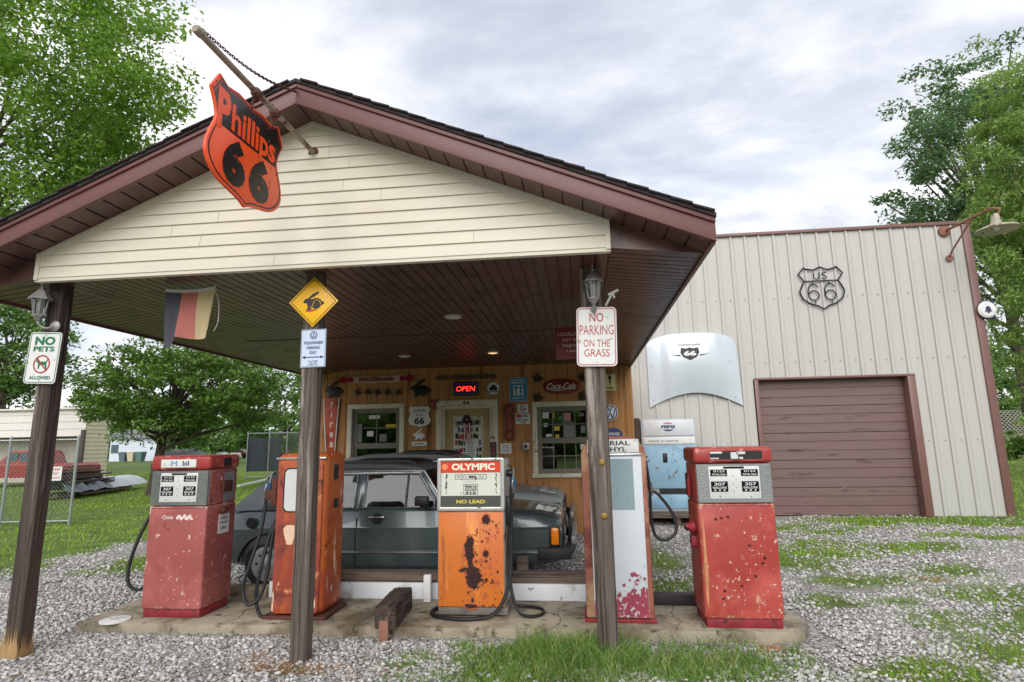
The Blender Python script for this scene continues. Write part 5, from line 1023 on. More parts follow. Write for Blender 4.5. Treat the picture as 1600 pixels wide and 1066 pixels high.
BRNZ = pm('dark_carved_wood', (52, 40, 32), .6, var=.25, vs=12)
rabbit('rabbit_cutout', 'larger black rabbit-shaped cutout left of the scarf', 522, 610, 30, BLACK)
rabbit('rabbit_cutout', 'larger black rabbit-shaped cutout right of the scarf', 657, 608, 34, BLACK)
for px, wh in zip((559, 575, 590, 606, 623), ('leftmost', 'second from left', 'middle one', 'second from right', 'rightmost')):
    rabbit('small_rabbit_cutout', 'small dark rabbit cutout above the left window, '+wh+' of five', px, 613, 12, BRNZ, group='row of five small rabbit cutouts')
for px, py, wh in ((840, 591, 'upper left of'), (911, 590, 'upper right of'), (841, 621, 'lower left of'), (911, 619, 'lower right of')):
    rabbit('small_rabbit_cutout', 'small dark rabbit cutout '+wh+' the red oval drink sign', px, py, 18, BRNZ, group='dark rabbit cutouts round the oval sign')
rabbit('white_rabbit_cutout', 'white running rabbit cutout below the white shield sign', 655, 680, 20, WHITE)
wplate('name_plaque', 'narrow pale plaque below the white rabbit cutout', 'plaque', (643, 667, 690, 697), lambda w_, h_: [('lettering', BRNZ, [T('RABBIT', 0, 0, w_*.7, h_*.4)])], r=.01)
cx, cz, w_, h_ = wsize(638, 673, 634, 668)
t = thing('route_shield', 'white route shield sign numbered 66 between the left window and the door', 'sign', (cx, FY, cz))
MB().prism(shield(cx, cz, w_, h_), (0, FY-.008, 0), X_, Z_, .007).build('panel', pm('shield_white', (216, 216, 210), .4, var=.05), t)
m = MB(); Q = FY-.0095; m.txt('ROUTE', (cx, Q, cz+.11), .22, .05); m.txt('U S', (cx, Q, cz+.03), .12, .05); m.txt('66', (cx, Q, cz-.08), .2, .13, bold=.04); m.build('lettering', BLACK, t, smooth=False)
cx, cz, w_, h_ = wsize(709, 748, 597, 619)
t = thing('neon_sign', 'lit red neon open sign in a black case above the door', 'neon sign', (cx, FY, cz)); m = MB(); m.box(cx-w_/2, cx+w_/2, FY-.06, FY-.002, cz-h_/2, cz+h_/2); m.build('case', BLACK, t, bevel=.008)
m = MB(); m.txt('OPEN', (cx, FY-.068, cz), w_*.74, h_*.38, bold=.0, shear=.15); m.build('neon_letters', pm('neon_red', (255, 60, 40), .4, emit=1.6), t, smooth=False)
m = MB(); m.tube([(cx-w_*.44, FY-.066, cz-h_*.38), (cx+w_*.44, FY-.066, cz-h_*.38), (cx+w_*.44, FY-.066, cz+h_*.38), (cx-w_*.44, FY-.066, cz+h_*.38)], .004, 6, closed=True); m.build('neon_border', pm('neon_blue', (60, 60, 150), .4, emit=.25), t)
c = wpos(771, 607); r_ = .135
t = thing('round_plaque', 'round white sign with a black car emblem right of the neon open sign', 'sign', (c.x, FY, c.z)); MB().prism(circ(c.x, c.z, r_, 30), (0, FY-.008, 0), X_, Z_, .007).build('panel', WHITE, t)
m = MB(); Q = (0, FY-.0095, 0); m.ring(circ(c.x, c.z, r_*.96), circ(c.x, c.z, r_*.86), Q, X_, Z_); m.sheet([(c.x-.075, c.z-.04), (c.x+.075, c.z-.04), (c.x+.08, c.z+.01), (c.x+.05, c.z+.02), (c.x+.035, c.z+.065), (c.x-.035, c.z+.065), (c.x-.05, c.z+.02), (c.x-.08, c.z+.01)], Q, X_, Z_); m.box(c.x-.1, c.x+.1, FY-.0098, FY-.009, c.z-.072, c.z-.055); m.build('car_emblem', BLACK, t, smooth=False)
man = lambda x, s, sk: [(x-.012, -.0*s), (x-.035, .05), (x-.03, .065), (x+.03, .065), (x+.035, .05), (x+.012, 0), ((x+.03) if sk else (x+.014), -.05), (x+.01, -.05), (x+.01, -.09), (x-.01, -.09), (x-.01, -.05), ((x-.03) if sk else (x-.014), -.05)]
LB = pm('restroom_blue', (44, 128, 178), .4, var=.05)
wplate('restroom_sign', 'blue and white sign with two figures about restrooms', 'sign', (796, 824, 589, 628), lambda w_, h_: [('border', WHITE, [BD(w_, h_, .025, .008, .006), PG(rrect(-.095, .095, -.115, .075, .02))]), ('lettering', WHITE, [T('NO PUBLIC', 0, h_*.38, w_*.7, .032, .03), T('RESTROOMS', 0, h_*.27, w_*.74, .032, .03), T('THANK YOU', 0, -h_*.36, w_*.7, .032, .03)]), ('figures', LB, [PG([(x, z-.015) for x, z in man(-.045, 1, 0)], .003), PG([(x, z-.015) for x, z in man(.045, 1, 1)], .003), PG(circ(-.045, .06, .012, 10), .003), PG(circ(.045, .06, .012, 10), .003)])], back=LB, r=.03)
cx, cz, w_, h_ = wsize(788, 804, 631, 689)
t = thing('wall_thermometer', 'dark red pump-shaped wall plaque beside the right window', 'plaque', (cx, FY, cz)); DR2 = pm('dark_red_wood', (112, 42, 28), .5, var=.2, vs=6)
m = MB(); m.prism([(cx-.06, cz-h_/2), (cx+.06, cz-h_/2), (cx+w_/2, cz-h_*.42), (cx+w_/2, cz-h_*.3), (cx+w_*.4, cz-h_*.26), (cx+w_*.4, cz+h_*.26), (cx+w_/2, cz+h_*.3), (cx+w_/2, cz+h_*.4), (cx+.05, cz+h_/2), (cx-.05, cz+h_/2), (cx-w_/2, cz+h_*.4), (cx-w_/2, cz+h_*.3), (cx-w_*.4, cz+h_*.26), (cx-w_*.4, cz-h_*.26), (cx-w_/2, cz-h_*.3), (cx-w_/2, cz-h_*.42)], (0, FY-.03, 0), X_, Z_, .028); m.build('backboard', DR2, t, bevel=.006)
m = MB(); m.box(cx-.035, cx+.035, FY-.036, FY-.03, cz-h_*.22, cz+h_*.22); m.build('dial_strip', pm('worn_red_strip', (140, 62, 44), .5), t)
m = MB()
for s in (-1, 1): m.prism(circ(cx, cz+s*h_*.35, .05, 16), (0, FY-.034, 0), X_, Z_, .003)
m.build('brass_disc', pm('tarnished_brass', (128, 86, 44), .5, .4), t)
wplate('no_smoking_sign', 'small white no smoking sign under the blue restroom sign', 'sign', (809, 825, 632, 645), lambda w_, h_: [('prohibition_ring', RED, [RG(0, 0, .06, .045), LN(-.035, .035, .035, -.035, .014)]), ('cigarette', BLACK, [LN(-.04, -.01, .04, -.01, .014, .0012)])], r=.01)
wplate('notice_sign', 'small white notice with red and black headings under the no smoking sign', 'sign', (806, 828, 646, 663), lambda w_, h_: [('red_block', RED, [PG([(-w_*.45, h_*.1), (-w_*.12, h_*.1), (-w_*.12, h_*.42), (-w_*.45, h_*.42)])]), ('lettering', BLACK, [T('NOTICE', w_*.16, h_*.27, w_*.5, .055, .04), T('PRIVATE AREA', 0, -h_*.12, w_*.8, .04, .04), T('PLEASE', 0, -h_*.35, w_*.4, .03, .04)])], r=.01)
cx, cz, w_, h_ = wsize(849, 906, 591, 617)
t = thing('oval_sign', 'dark red oval drink sign with flowing white script above the right window', 'sign', (cx, FY, cz)); RC = pm('deep_red_enamel', (120, 36, 26), .4, var=.1)
m = MB(); m.prism([(cx+w_/2*abs(math.cos(a))**.8*(1 if math.cos(a) > 0 else -1), cz+h_/2*math.sin(a)) for a in np.linspace(0, 2*math.pi, 41)[:-1]], (0, FY-.02, 0), X_, Z_, .018); m.build('panel', RC, t, bevel=.004)
m = MB(); Q = FY-.022; m.txt('Coca-Cola', (cx, Q, cz+.005), w_*.78, h_*.42, shear=.35, bold=.01)
m.tube([(cx-w_*.30+w_*.55*f, Q, cz-h_*.2-.018*math.sin(f*5)) for f in np.linspace(0, 1, 12)], .005, 5); m.build('script', WHITE, t, smooth=False)
wplate('frog_sign', 'small pale yellow crossing sign with a dark figure right of the right post', 'sign', (944, 962, 584, 611), lambda w_, h_: [('border', BLACK, [BD(w_, h_, .02, .01, .006)]), ('figure', BLACK, [PG([(x*1.1, z*1.1+.04) for x, z in man(0, 1, 0)]), PG(circ(0, .125, .014, 10))]), ('lettering', BLACK, [T('XING', 0, -h_*.33, w_*.6, .045, .03)])], back=pm('pale_yellow_sign', (218, 206, 150), .45), r=.02)
c = wpos(953, 645); r_ = .145
t = thing('round_emblem', 'round white and blue letter emblem on the wall right of the right post', 'sign', (c.x, FY, c.z)); MB().prism(circ(c.x, c.z, r_, 32), (0, FY-.02, 0), X_, Z_, .018).build('disc', WHITE, t, bevel=.004)
m = MB(); PP = lambda x, z, l=0: Vector((c.x+x, FY-.0215-l, c.z+z))
for fn in vw(0, 0, r_*.93, 0): fn(m, PP, X_, Z_)
m.build('emblem', pm('emblem_blue', (24, 74, 120), .4), t, smooth=False)
cx, cz, w_, h_ = wsize(944, 972, 668, 683)
t = thing('arched_sign', 'small dark blue arched sign under the round letter emblem', 'sign', (cx, FY, cz)); m = MB(); m.prism([(cx-w_/2, cz-h_/2), (cx+w_/2, cz-h_/2), (cx+w_/2, cz), (cx+w_*.3, cz+h_*.35), (cx, cz+h_/2), (cx-w_*.3, cz+h_*.35), (cx-w_/2, cz)], (0, FY-.01, 0), X_, Z_, .009); m.build('panel', BLUE, t)
m = MB(); m.txt('LODGE', (cx, FY-.0115, cz-.03), w_*.7, .05, bold=.03); m.build('lettering', WHITE, t, smooth=False)
wplate('paper_notice', 'white paper notice pinned right of the door', 'notice', (782, 799, 693, 709), lambda w_, h_: [('lettering', pm('grey_ink', (120, 120, 124), .7), [T('HOURS', 0, h_*.3, w_*.5, .03), T('MON TO SAT', 0, h_*.1, w_*.7, .02), T('NINE TO FIVE', 0, -h_*.08, w_*.7, .02), T('WELCOME', 0, -h_*.28, w_*.6, .025)])], r=.003)
cx, cz, w_, h_ = wsize(817, 827, 692, 703); m = MB(); m.box(cx-w_/2, cx+w_/2, FY-.05, FY, cz-h_/2, cz+h_/2); m.m = 1; m.box(cx-.03, cx+.03, FY-.054, FY-.05, cz-.035, cz+.035); tag(m.build('socket_box', [STEEL, BLACK], bevel=.004), 'small grey electrical box left of the right window', 'socket')
P4 = [wpos(507, 623), wpos(531, 623), wpos(524, 706), wpos(510, 706)]
t = thing('tapered_sign', 'tall rusty orange tapered sign with white letters running down it', 'sign', (P4[0].x, FY, P4[3].z)); m = MB(); A_ = [(p.x, p.z) for p in (P4[3], P4[2], P4[1], P4[0])]; m.prism(A_, (0, FY-.03, 0), X_, Z_, .028); m.build('panel', pm('rust_orange_enamel', (186, 74, 40), .5, var=.12, patches=[((110, 56, 40), 6, .62, .74, .7)]), t, bevel=.003)
m = MB()
for a, b in ((A_[0], A_[3]), (A_[1], A_[2])): m.bar((a[0], FY-.032, a[1]), (b[0], FY-.032, b[1]), .016, .012, Y_)
m.build('white_edge', WHITE, t)
m = MB()
for i, ch in enumerate('Tires'): p = wpos(519, 633+i*15.5); m.txt(ch, (p.x, FY-.0325, p.z), .07 if ch != 'i' else .025, .10, bold=.03)
m.build('lettering', pm('faded_letters', (220, 206, 190), .6), t, smooth=False)
cx, cz, w_, h_ = wsize(767, 776, 691, 714)
t = thing('open_banner', 'narrow black vertical banner with red letters right of the door', 'banner', (cx, FY, cz)); m = MB(); m.box(cx-w_/2, cx+w_/2, FY-.06, FY-.05, cz-h_*.9, cz+h_/2); m.build('cloth', BLACK, t)
m = MB()
for i, ch in enumerate('OPEN'): m.txt(ch, (cx, FY-.0615, cz+h_*.36-i*.085), .055, .06, bold=.04)
m.build('lettering', RED, t, smooth=False); m = MB(); m.bar((cx-w_/2, FY-.02, cz+h_/2), (cx+w_/2, FY-.06, cz+h_/2), .012, .012); m.build('bracket', BLACK, t)
cx, cz, w_, h_ = wsize(682, 775, 586, 593); m = MB(); rr = []
for i in range(30): f = i/29; x = cx+(f-.5)*w_; hh = .02+.02*abs(math.sin(f*14))+.012*rng.random(); rr.append([Vector((x, FY-.03, cz-hh)), Vector((x, FY-.03, cz+hh)), Vector((x, FY-.002, cz+hh)), Vector((x, FY-.002, cz-hh))])
tag(m.loft(rr).build('carved_board', pm('brown_carving', (92, 66, 42), .7, var=.3, vs=9), smooth=False), 'long narrow carved brown board above the neon open sign', 'carving')
c = wpos(679, 629); t = thing('ribbon_bow', 'small dark pink ribbon bow by the top left of the door frame', 'ribbon', (c.x, FY, c.z)); m = MB(); PK = pm('pink_ribbon', (150, 50, 74), .7)
for s in (-1, 1): m.tube(smoothpts([(c.x, FY-.03, c.z), (c.x+s*.04, FY-.05, c.z+.05), (c.x+s*.07, FY-.03, c.z+.02), (c.x, FY-.03, c.z)], 5), .012, 6); m.tube([(c.x, FY-.03, c.z), (c.x+s*.03, FY-.035, c.z-.14)], [.012, .016], 6)
m.build('bow', PK, t)
c = wpos(730, 655, FY+.02); t = thing('medal_ribbon', 'red and white striped ribbon hanging on the shop door over the stickers', 'sash', (c.x, FY, c.z)); 
m = MB(); m.m = 0
for s in (-1, 1):
    for k, (o_, mm) in enumerate(((-.012, 0), (.006, 1), (.022, 0))):
        m.m = mm; m.loft([[Vector((c.x+s*(.035+.02*f)+o_-.007, FY-.01-.01*f, c.z-.42*f)), Vector((c.x+s*(.035+.02*f)+o_+.009, FY-.01-.01*f, c.z-.42*f)), Vector((c.x+s*(.035+.02*f)+o_+.009, FY-.004-.01*f, c.z-.42*f)), Vector((c.x+s*(.035+.02*f)+o_-.007, FY-.004-.01*f, c.z-.42*f))] for f in (0, .3, .6, 1)])
m.build('cloth', [RED, WHITE], t); m = MB(); m.tube(smoothpts([(c.x-.06, FY-.02, c.z-.02), (c.x, FY-.05, c.z+.05), (c.x+.06, FY-.02, c.z-.02), (c.x, FY-.03, c.z-.06)], 5, True), .03, 8, closed=True); m.build('dark_bow', BLACK, t)
c = wpos(911, 764); m = MB(); m.tube(smoothpts([(c.x, FY, c.z), (c.x, FY-.05, c.z), (c.x+.01, FY-.06, c.z+.06), (c.x-.02, FY-.07, c.z+.1)]), .014, 7); m.lathe([(.035, 0), (.035, .01)], (c.x, FY, c.z), 10, -Y_); tag(m.build('wall_tap', pm('pale_pipe', (180, 172, 160), .5)), 'small pale outdoor tap low on the brown wall', 'tap')
# ================================================================ THINGS AT THE METAL GARAGE
GYF = BY-.03
# wire shield
W3 = lambda px, py: at(px, py, GYF-.02)
cpts = [(1280, 421), (1269, 424), (1257, 419.5), (1247, 431.5), (1252.5, 437), (1254.5, 446)]
c = at(1284, 450, GYF-.02); s_w, s_h = at(1319, 450, GYF).x-at(1249, 450, GYF).x, at(1284, 418, GYF).z-at(1284, 484, GYF).z
t = thing('wire_shield', 'black wire route shield outline with 66 high on the metal wall', 'sign', (c.x, GYF, c.z)); WB = pm('black_wire', (30, 28, 28), .5, .3)
sh = [(0, .5), (.16, .43), (.34, .47), (.36, .5), (.5, .34), (.38, .17), (.44, .06), (.5, -.08), (.45, -.24), (.3, -.36), (.12, -.42), (0, -.5)]
m = MB(); o = lambda x, z: (c.x+x*s_w, c.y, c.z+z*s_h)
full = [o(x, z) for x, z in sh]+[o(-x, z) for x, z in sh[-2:0:-1]]; m.tube(full, .017, 7, closed=True); m.tube([o(-.38, .17), o(.38, .17)], .014, 7)
for x in (-.2, .17): m.tube([o(x+.0, .17), o(x, .09)], .01, 6); m.tube([o(x+.03, -.3), o(x+.03, -.37)], .01, 6)
m.build('outline', WB, t)
m = MB()
for x in (-.19, .18): m.tube([o(x+.115*math.cos(a), -.17+.115*math.sin(a)*s_w/s_h) for a in np.linspace(0, 6.283, 25)[:-1]], .013, 6, closed=True); m.tube(smoothpts([o(x+.11, .02), o(x+.03, .09), o(x-.07, .07), o(x-.12, -.05), o(x-.115, -.17)]), .013, 6)
m.tube(smoothpts([o(-.15, .37), o(-.15, .25), o(-.09, .21), o(-.03, .25), o(-.03, .37)]), .011, 6); m.tube(smoothpts([o(.13, .35), o(.08, .37), o(.04, .33), o(.09, .29), o(.13, .25), (o(.09, .21)), o(.03, .23)]), .011, 6)
m.build('numerals', WB, t)
# gooseneck barn lamp sticking out towards the viewer at the top right corner
RB = pm('rusty_lamp_arm', (138, 92, 76), .7, .2, var=.25, vs=9)
a0 = at(1475, 362, BY-.02); t = thing('gooseneck_lamp', 'rusty gooseneck barn lamp at the top corner of the metal garage', 'lamp', a0)
b0 = at(1483, 404, BY-.02); TY = BY-1.1; tip = at(1549, 326, TY); hd_ = at(1557, 352, TY)
m = MB(); m.tube(smoothpts([a0, a0.lerp(tip, .3), a0.lerp(tip, .7), tip, tip+Vector((.1, -.05, -.06)), hd_+Vector((0, 0, .16))], 6), .026, 9); m.build('arm', RB, t)
m = MB(); m.tube([b0, b0+Vector((0, -.12, .12)), a0.lerp(tip, .62)], .018, 7); m.lathe([(.07, 0), (.07, .03)], b0, 10, -Y_); m.build('brace', RB, t)
m = MB(); m.lathe([(.12, 0), (.12, .05), (.05, .08)], a0+Y_*.02, 12, -Y_); m.build('wall_flange', RB, t)
m = MB(); m.lathe([(.02, .24), (.06, .22), (.075, .15), (.07, .1), (.09, .08), (.09, .03), (.11, .02), (.34, -.07), (.36, -.10), (.34, -.085), (.1, .0)], hd_, 26); m.build('lamp_shade', pm('weathered_enamel_shade', (176, 168, 150), .45, .1, var=.2, vs=6, patches=[((110, 74, 58), 7, .6, .72, .8)]), t)
m = MB(); m.lathe([(.03, .0), (.05, -.05), (.03, -.1), (.0, -.11)], hd_, 12); m.build('bulb', BULB, t)
# bell sign on the corner
c = at(1538, 485, BY-.05); t = thing('bell_sign', 'small round white bell sign on a dark blue square at the garage corner', 'sign', c); NV = pm('navy_sign', (42, 44, 84), .4)
m = MB(); m.box(BX1-.02, c.x+.17, BY-.10, BY-.05, c.z-.19, c.z+.19); m.build('backing', NV, t, bevel=.006); cx = c.x-.02
m = MB(); m.lathe([(.17, 0), (.175, .02), (.14, .045), (0, .055)], (c.x+.01, BY-.10, c.z), 28, -Y_); m.build('white_globe', WHITE, t)
m = MB(); q = lambda x, z: (c.x+.01+x, c.z+z); m.prism([q(-.07, -.05), q(.07, -.05), q(.05, -.02), q(.045, .03), q(.02, .065), q(-.02, .065), q(-.045, .03), q(-.05, -.02)], (0, BY-.158, 0), X_, Z_, .02); m.prism([q(a*.02, -.065+b*.015) for a, b in ((-1, -1), (1, -1), (1, 1), (-1, 1))], (0, BY-.158, 0), X_, Z_, .02); m.build('bell_emblem', NV, t)
# car bonnet hung on the wall
HB = [(1011, 536), (1020, 529), (1060, 523), (1100, 522.5), (1135, 527), (1146, 534), (1150, 560), (1157, 632)]
x0h, x1h = at(1012, 580, GYF).x, at(1155, 580, GYF).x; zt, zb = at(1080, 522, GYF).z, at(1080, 636, GYF).z
t = thing('car_bonnet', 'pale blue-white car bonnet with a 66 emblem hung on the metal wall', 'bonnet', ((x0h+x1h)/2, GYF, zb)); rr = []
cxh = (x0h+x1h)/2; nX = 24
for i in range(nX+1):
    f = i/nX*2-1; hw = (x1h-x0h)/2; row = []
    for j in range(15):
        g = j/14; wid = hw*(.965+.035*g) if f > 0 else hw*(1.0)
        topc = zt-.16*abs(f)**3.2-.06*max(0, abs(f)-.9)*8; botc = zb+.30*(1-abs(f)**1.8)*1.0
        z = topc+(botc-topc)*g; dome = .16*(1-abs(f)**2.2)*math.sin(math.pi*min(1, .15+g*.8))+.03
        if abs(f) > .62: dome -= .025
        row.append(Vector((cxh+f*wid+(.0 if f < 0 else .02*g), GYF-dome-.02, z)))
    rr.append(row)
m = MB(); n_ = 15
m.add([p for r in rr for p in r], [(i*n_+j, i*n_+j+1, (i+1)*n_+j+1, (i+1)*n_+j) for i in range(nX) for j in range(n_-1)])
edge = [r[0] for r in rr]+rr[-1][1:]+[r[-1] for r in rr[-2::-1]]+rr[0][-2:0:-1]; k = len(edge); m.add(edge+[Vector((p.x, GYF-.005, p.z)) for p in edge], [(i, (i+1) % k, k+(i+1) % k, k+i) for i in range(k)])
bon = m.build('panel', pm('pale_silver_paint', (198, 206, 212), .35, .1, var=.05, vs=1.2, coat=.5), t, ang=.7)
c = at(1078, 553, GYF-.2); m = MB(); YQ = GYF-.215
def sh2(w_, h_): return [(c.x+x*w_, c.z+z*h_) for x, z in [(-.5, .5), (-.2, .42), (0, .5), (.2, .42), (.5, .5), (.55, .1), (.4, -.25), (0, -.5), (-.4, -.25), (-.55, .1)]]
def onh(px_, pz_):
    f = (px_-cxh)/((x1h-x0h)/2); g = max(0, min(1, (zt-.16*abs(f)**3.2-pz_)/((zt-zb)-.3))); return GYF-.02-(.16*(1-abs(f)**2.2)*math.sin(math.pi*min(1, .15+g*.8))+.03)
def drape(mb, off):
    for p in mb.v: p.y = onh(p.x, p.z)-off
m.prism(sh2(.36, .28), (0, YQ, 0), X_, Z_, .002)
for sx in (-1, 1): m.prism([(c.x+sx*.2, c.z-.02), (c.x+sx*.42, c.z+.0), (c.x+sx*.2, c.z-.05)], (0, YQ, 0), X_, Z_, .002)
m.txt('HENRYS RABBIT RANCH' if False else 'STAUNTON ILLINOIS', (c.x, YQ, c.z+.2), .46, .04); drape(m, .004); m.build('emblem', BLACK, bon, smooth=False)
m = MB(); m.txt('66', (c.x, YQ, c.z+.01), .26, .11, bold=.05); drape(m, .012); m.build('numerals', WHITE, bon, smooth=False)
m = MB()
for px, py in ((1018, 572), (1140, 565), (1022, 625), (1150, 620)): p = at(px, py, GYF-.05); p.y = onh(p.x, p.z); m.lathe([(.014, 0), (.014, .01)], p, 8, -Y_)
m.build('screw', STEEL, bon)
# drinks machine and its deck
VY = 12.0
x0, x1 = at(1003, 700, VY).x, at(1089, 700, VY).x; zt, zb = at(1045, 654, VY).z, at(1045, 800, VY).z
zz = lambda py: at(1045, py, VY).z
t = thing('vending_machine', 'old pale blue drinks vending machine against the metal garage', 'vending machine', ((x0+x1)/2, VY+.35, zb)); LBL = pm('pale_blue_enamel', (142, 182, 206), .4, var=.06, vs=2, patches=[((112, 152, 186), 2.6, .5, .75, .5), ((120, 80, 60), 7, .70, .76, .8)])
m = MB(); m.box(x0, x1, VY+.02, VY+.68, zb, zt); cab = m.build('cabinet', pm('grey_cabinet', (176, 182, 186), .5, var=.08), t, bevel=.02)
m = MB(); m.box(x0+.04, x1-.03, VY-.0, VY+.03, zz(681), zt-.03); lp = m.build('lit_panel', pm('panel_white', (208, 212, 216), .3, var=.04, patches=[((200, 170, 172), 1.5, .55, .8, .3)]), t, bevel=.01)
c = Vector(((x0+x1)/2+.0, VY-.0015, zz(667))); m = MB(); m.sheet([(c.x+.13*math.cos(a), c.z+.09*math.sin(a)) for a in np.linspace(math.pi+.62, 2*math.pi-.62, 12)], (0, c.y, 0), X_, Z_); m.txt('PEPSI', (c.x, c.y, c.z+.0), .27, .062, bold=.06); m.build('logo_blue', pm('logo_navy', (44, 58, 104), .4), lp, smooth=False)
m = MB(); m.sheet([(c.x+.13*math.cos(a), c.z+.09*math.sin(a)) for a in np.linspace(.62, math.pi-.62, 12)], (0, c.y, 0), X_, Z_); m.build('logo_red', pm('logo_faded_red', (190, 120, 124), .4), lp, smooth=False)
m = MB(); m.box(x0+.04, x1-.03, VY+.0, VY+.02, zz(694), zz(683)); m.build('button_strip', WHITE, t, bevel=.004)
m = MB(); m.txt('HAVE A DRINK', ((x0+x1)/2-.1, VY-.0012, zz(689)), .6, .04); m.build('lettering', pm('grey_letter', (120, 122, 124), .6), t, smooth=False)
m = MB(); m.box(x0+.03, x1-.02, VY-.012, VY+.02, zz(763), zz(696)); dd = m.build('door_panel', LBL, t, bevel=.008)
m = MB(); m.box(x0+.03, x1-.02, VY-.005, VY+.02, zz(795), zz(773)); m.build('lower_panel', LBL, t, bevel=.008)
m = MB(); m.box(x0+.3, x1-.02, VY+.0, VY+.021, zz(772), zz(764)); m.build('delivery_slot', BLACK, t)
m = MB(); m.box((x0+x1)/2-.14, (x0+x1)/2-.05, VY-.02, VY-.012, zz(723), zz(708)); m.box(x1-.13, x1-.07, VY-.02, VY-.012, zz(738), zz(731)); m.box(x0+.07, x0+.10, VY-.02, VY-.012, zz(722), zz(712)); m.build('coin_slot', BLACK, dd, bevel=.003)
m = MB(); m.box(x0-.16, x0-.02, VY+.0, VY+.12, -.0, zt+.02); tag(m.build('dark_upright', pm('dark_upright_timber', (70, 58, 48), .8, var=.3, vs=4, stretch=(8, 8, 1)), bevel=.006), 'dark upright timber left of the blue vending machine', 'timber')
t = thing('timber_deck', 'low grey plank deck under the blue vending machine', 'deck', ((x0+x1)/2, VY, 0)); m = MB()
for i in range(9): m.box(x0-.5, x1+.9, VY-.55+i*.15, VY-.42+i*.15, zb-.05+.004*rng.random(), zb-.004)
m.build('boards', OLDW, t, bevel=.004); m = MB()
for x in (x0-.45, x0+.5, x1+.2, x1+.8): m.box(x, x+.09, VY-.5, VY+.75, -.02, zb-.052)
m.build('joists', OLDW, t)
# ================================================================ TREES
def leafmesh(C, size, n_up=.55, droop=0.0, asp=.5):
    n = len(C); s = size*(.6+.8*rng.random(n)); nr = rng.normal(size=(n, 3)); nr[:, 2] = np.abs(nr[:, 2])+n_up; nr /= np.linalg.norm(nr, axis=1)[:, None]
    d = rng.normal(size=(n, 3)); d[:, 2] -= droop; d -= nr*(d*nr).sum(1)[:, None]; d /= np.linalg.norm(d, axis=1)[:, None]; w_ = np.cross(nr, d)
    P = np.empty((n, 4, 3)); P[:, 0] = C-d*s[:, None]*.5; P[:, 2] = C+d*s[:, None]*.5-nr*s[:, None]*.1
    P[:, 1] = C-w_*s[:, None]*asp*.5+nr*s[:, None]*.06; P[:, 3] = C+w_*s[:, None]*asp*.5+nr*s[:, None]*.06
    return P.reshape(-1, 3), (np.array([(0, 1, 2), (0, 2, 3)])[None]+(np.arange(n)*4)[:, None, None]).reshape(-1, 3)
BARK = pm('tree_bark', (74, 62, 54), .9, var=.3, vs=4, stretch=(6, 6, 1), bump=.6, bs=5)
def tree(name, label, base, cen, rad, ncl, nl, leaf, mat, cr=.2, trunk=.18, group=None, shell=.5, droop=0.0, flat=.6, asp=.5, limbs=26, nup=.55, cone=0.0, zmin=None):
    base = Vector(base); t = thing(name, label, 'tree', base, group=group); cen = np.array(cen, float); rad = np.array(rad, float)
    v = rng.normal(size=(ncl, 3)); v /= np.linalg.norm(v, axis=1)[:, None]; r = (shell+(1-shell)*rng.random(ncl))**.7
    out = rng.random(ncl) < .12; r = np.where(out, r*1.22, r); CL = cen+v*rad*r[:, None]
    if cone: f = np.clip((CL[:, 2]-cen[2]+rad[2])/(2*rad[2]), 0, 1); CL[:, :2] = cen[:2]+(CL[:, :2]-cen[:2])*(1-cone*f)[:, None]
    if zmin is not None: CL[:, 2] = np.maximum(CL[:, 2], zmin+rng.random(ncl)*.3)
    cs = cr*rad.mean()*(.55+.8*rng.random(ncl)); k = rng.integers(0, ncl, ncl*nl)
    g = rng.normal(size=(ncl*nl, 3)); q = np.linalg.norm(g, axis=1)[:, None]; g = g/q*np.minimum(q, 1.9)*.62
    L_ = CL[k]+g*cs[k][:, None]*np.array([1, 1, flat]); L_[:, 2] -= droop*.35*(g[:, :2]**2).sum(1)*cs[k]
    V_, F_ = leafmesh(L_, leaf, nup, droop, asp); npmesh('crown', V_, F_, mat, t)
    m = MB(); top = Vector((cen[0], cen[1], cen[2]+rad[2]*.45)); mid = Vector((base.x*.6+cen[0]*.4, base.y*.6+cen[1]*.4, cen[2]-rad[2]*.6))
    ax = smoothpts([base-Z_*.1, base.lerp(mid, .5), mid, mid.lerp(top, .5)+Vector((rad[0]*.06, 0, 0)), top], 5); nA = len(ax)
    m.tube(ax, [trunk*(1.25 if i == 0 else 1)*(1-.85*i/(nA-1)) for i in range(nA)], 9)
    for i in rng.permutation(ncl)[:limbs]:
        e = Vector(CL[i]); f = min(.85, max(.25, .25+.5*(e.z-cen[2]+rad[2])/(2*rad[2]))); s = ax[int(f*(nA-1))]; h = s.lerp(e, .5)+Vector((0, 0, -.06*rad[2]*(1 if e.z > s.z else -1)))
        m.tube(smoothpts([s, h, e], 4), [trunk*.34*(1-.85*j/8) for j in range(9)], 5)
    m.build('trunk', BARK, t); return t
LF1 = pm('maple_leaves', (122, 160, 60), .5, var=.2, vs=.5, rand=.35, trans=.45, hue=((150, 186, 74), .6))
LF2 = pm('dark_green_leaves', (100, 134, 56), .5, var=.2, vs=.5, rand=.38, trans=.35, hue=((112, 142, 58), .65))
LF3 = pm('oak_leaves', (104, 136, 88), .5, var=.18, vs=.4, rand=.35, trans=.35, hue=((120, 150, 100), .7))
LF4 = pm('feathery_leaves', (132, 162, 86), .55, var=.2, vs=.5, rand=.3, trans=.45, hue=((172, 196, 100), .6))
LF5 = pm('background_leaves', (92, 128, 60), .6, var=.2, vs=.3, rand=.35, trans=.35, hue=((140, 168, 90), .65))  # leaf green shared by the background trees and the distant wood
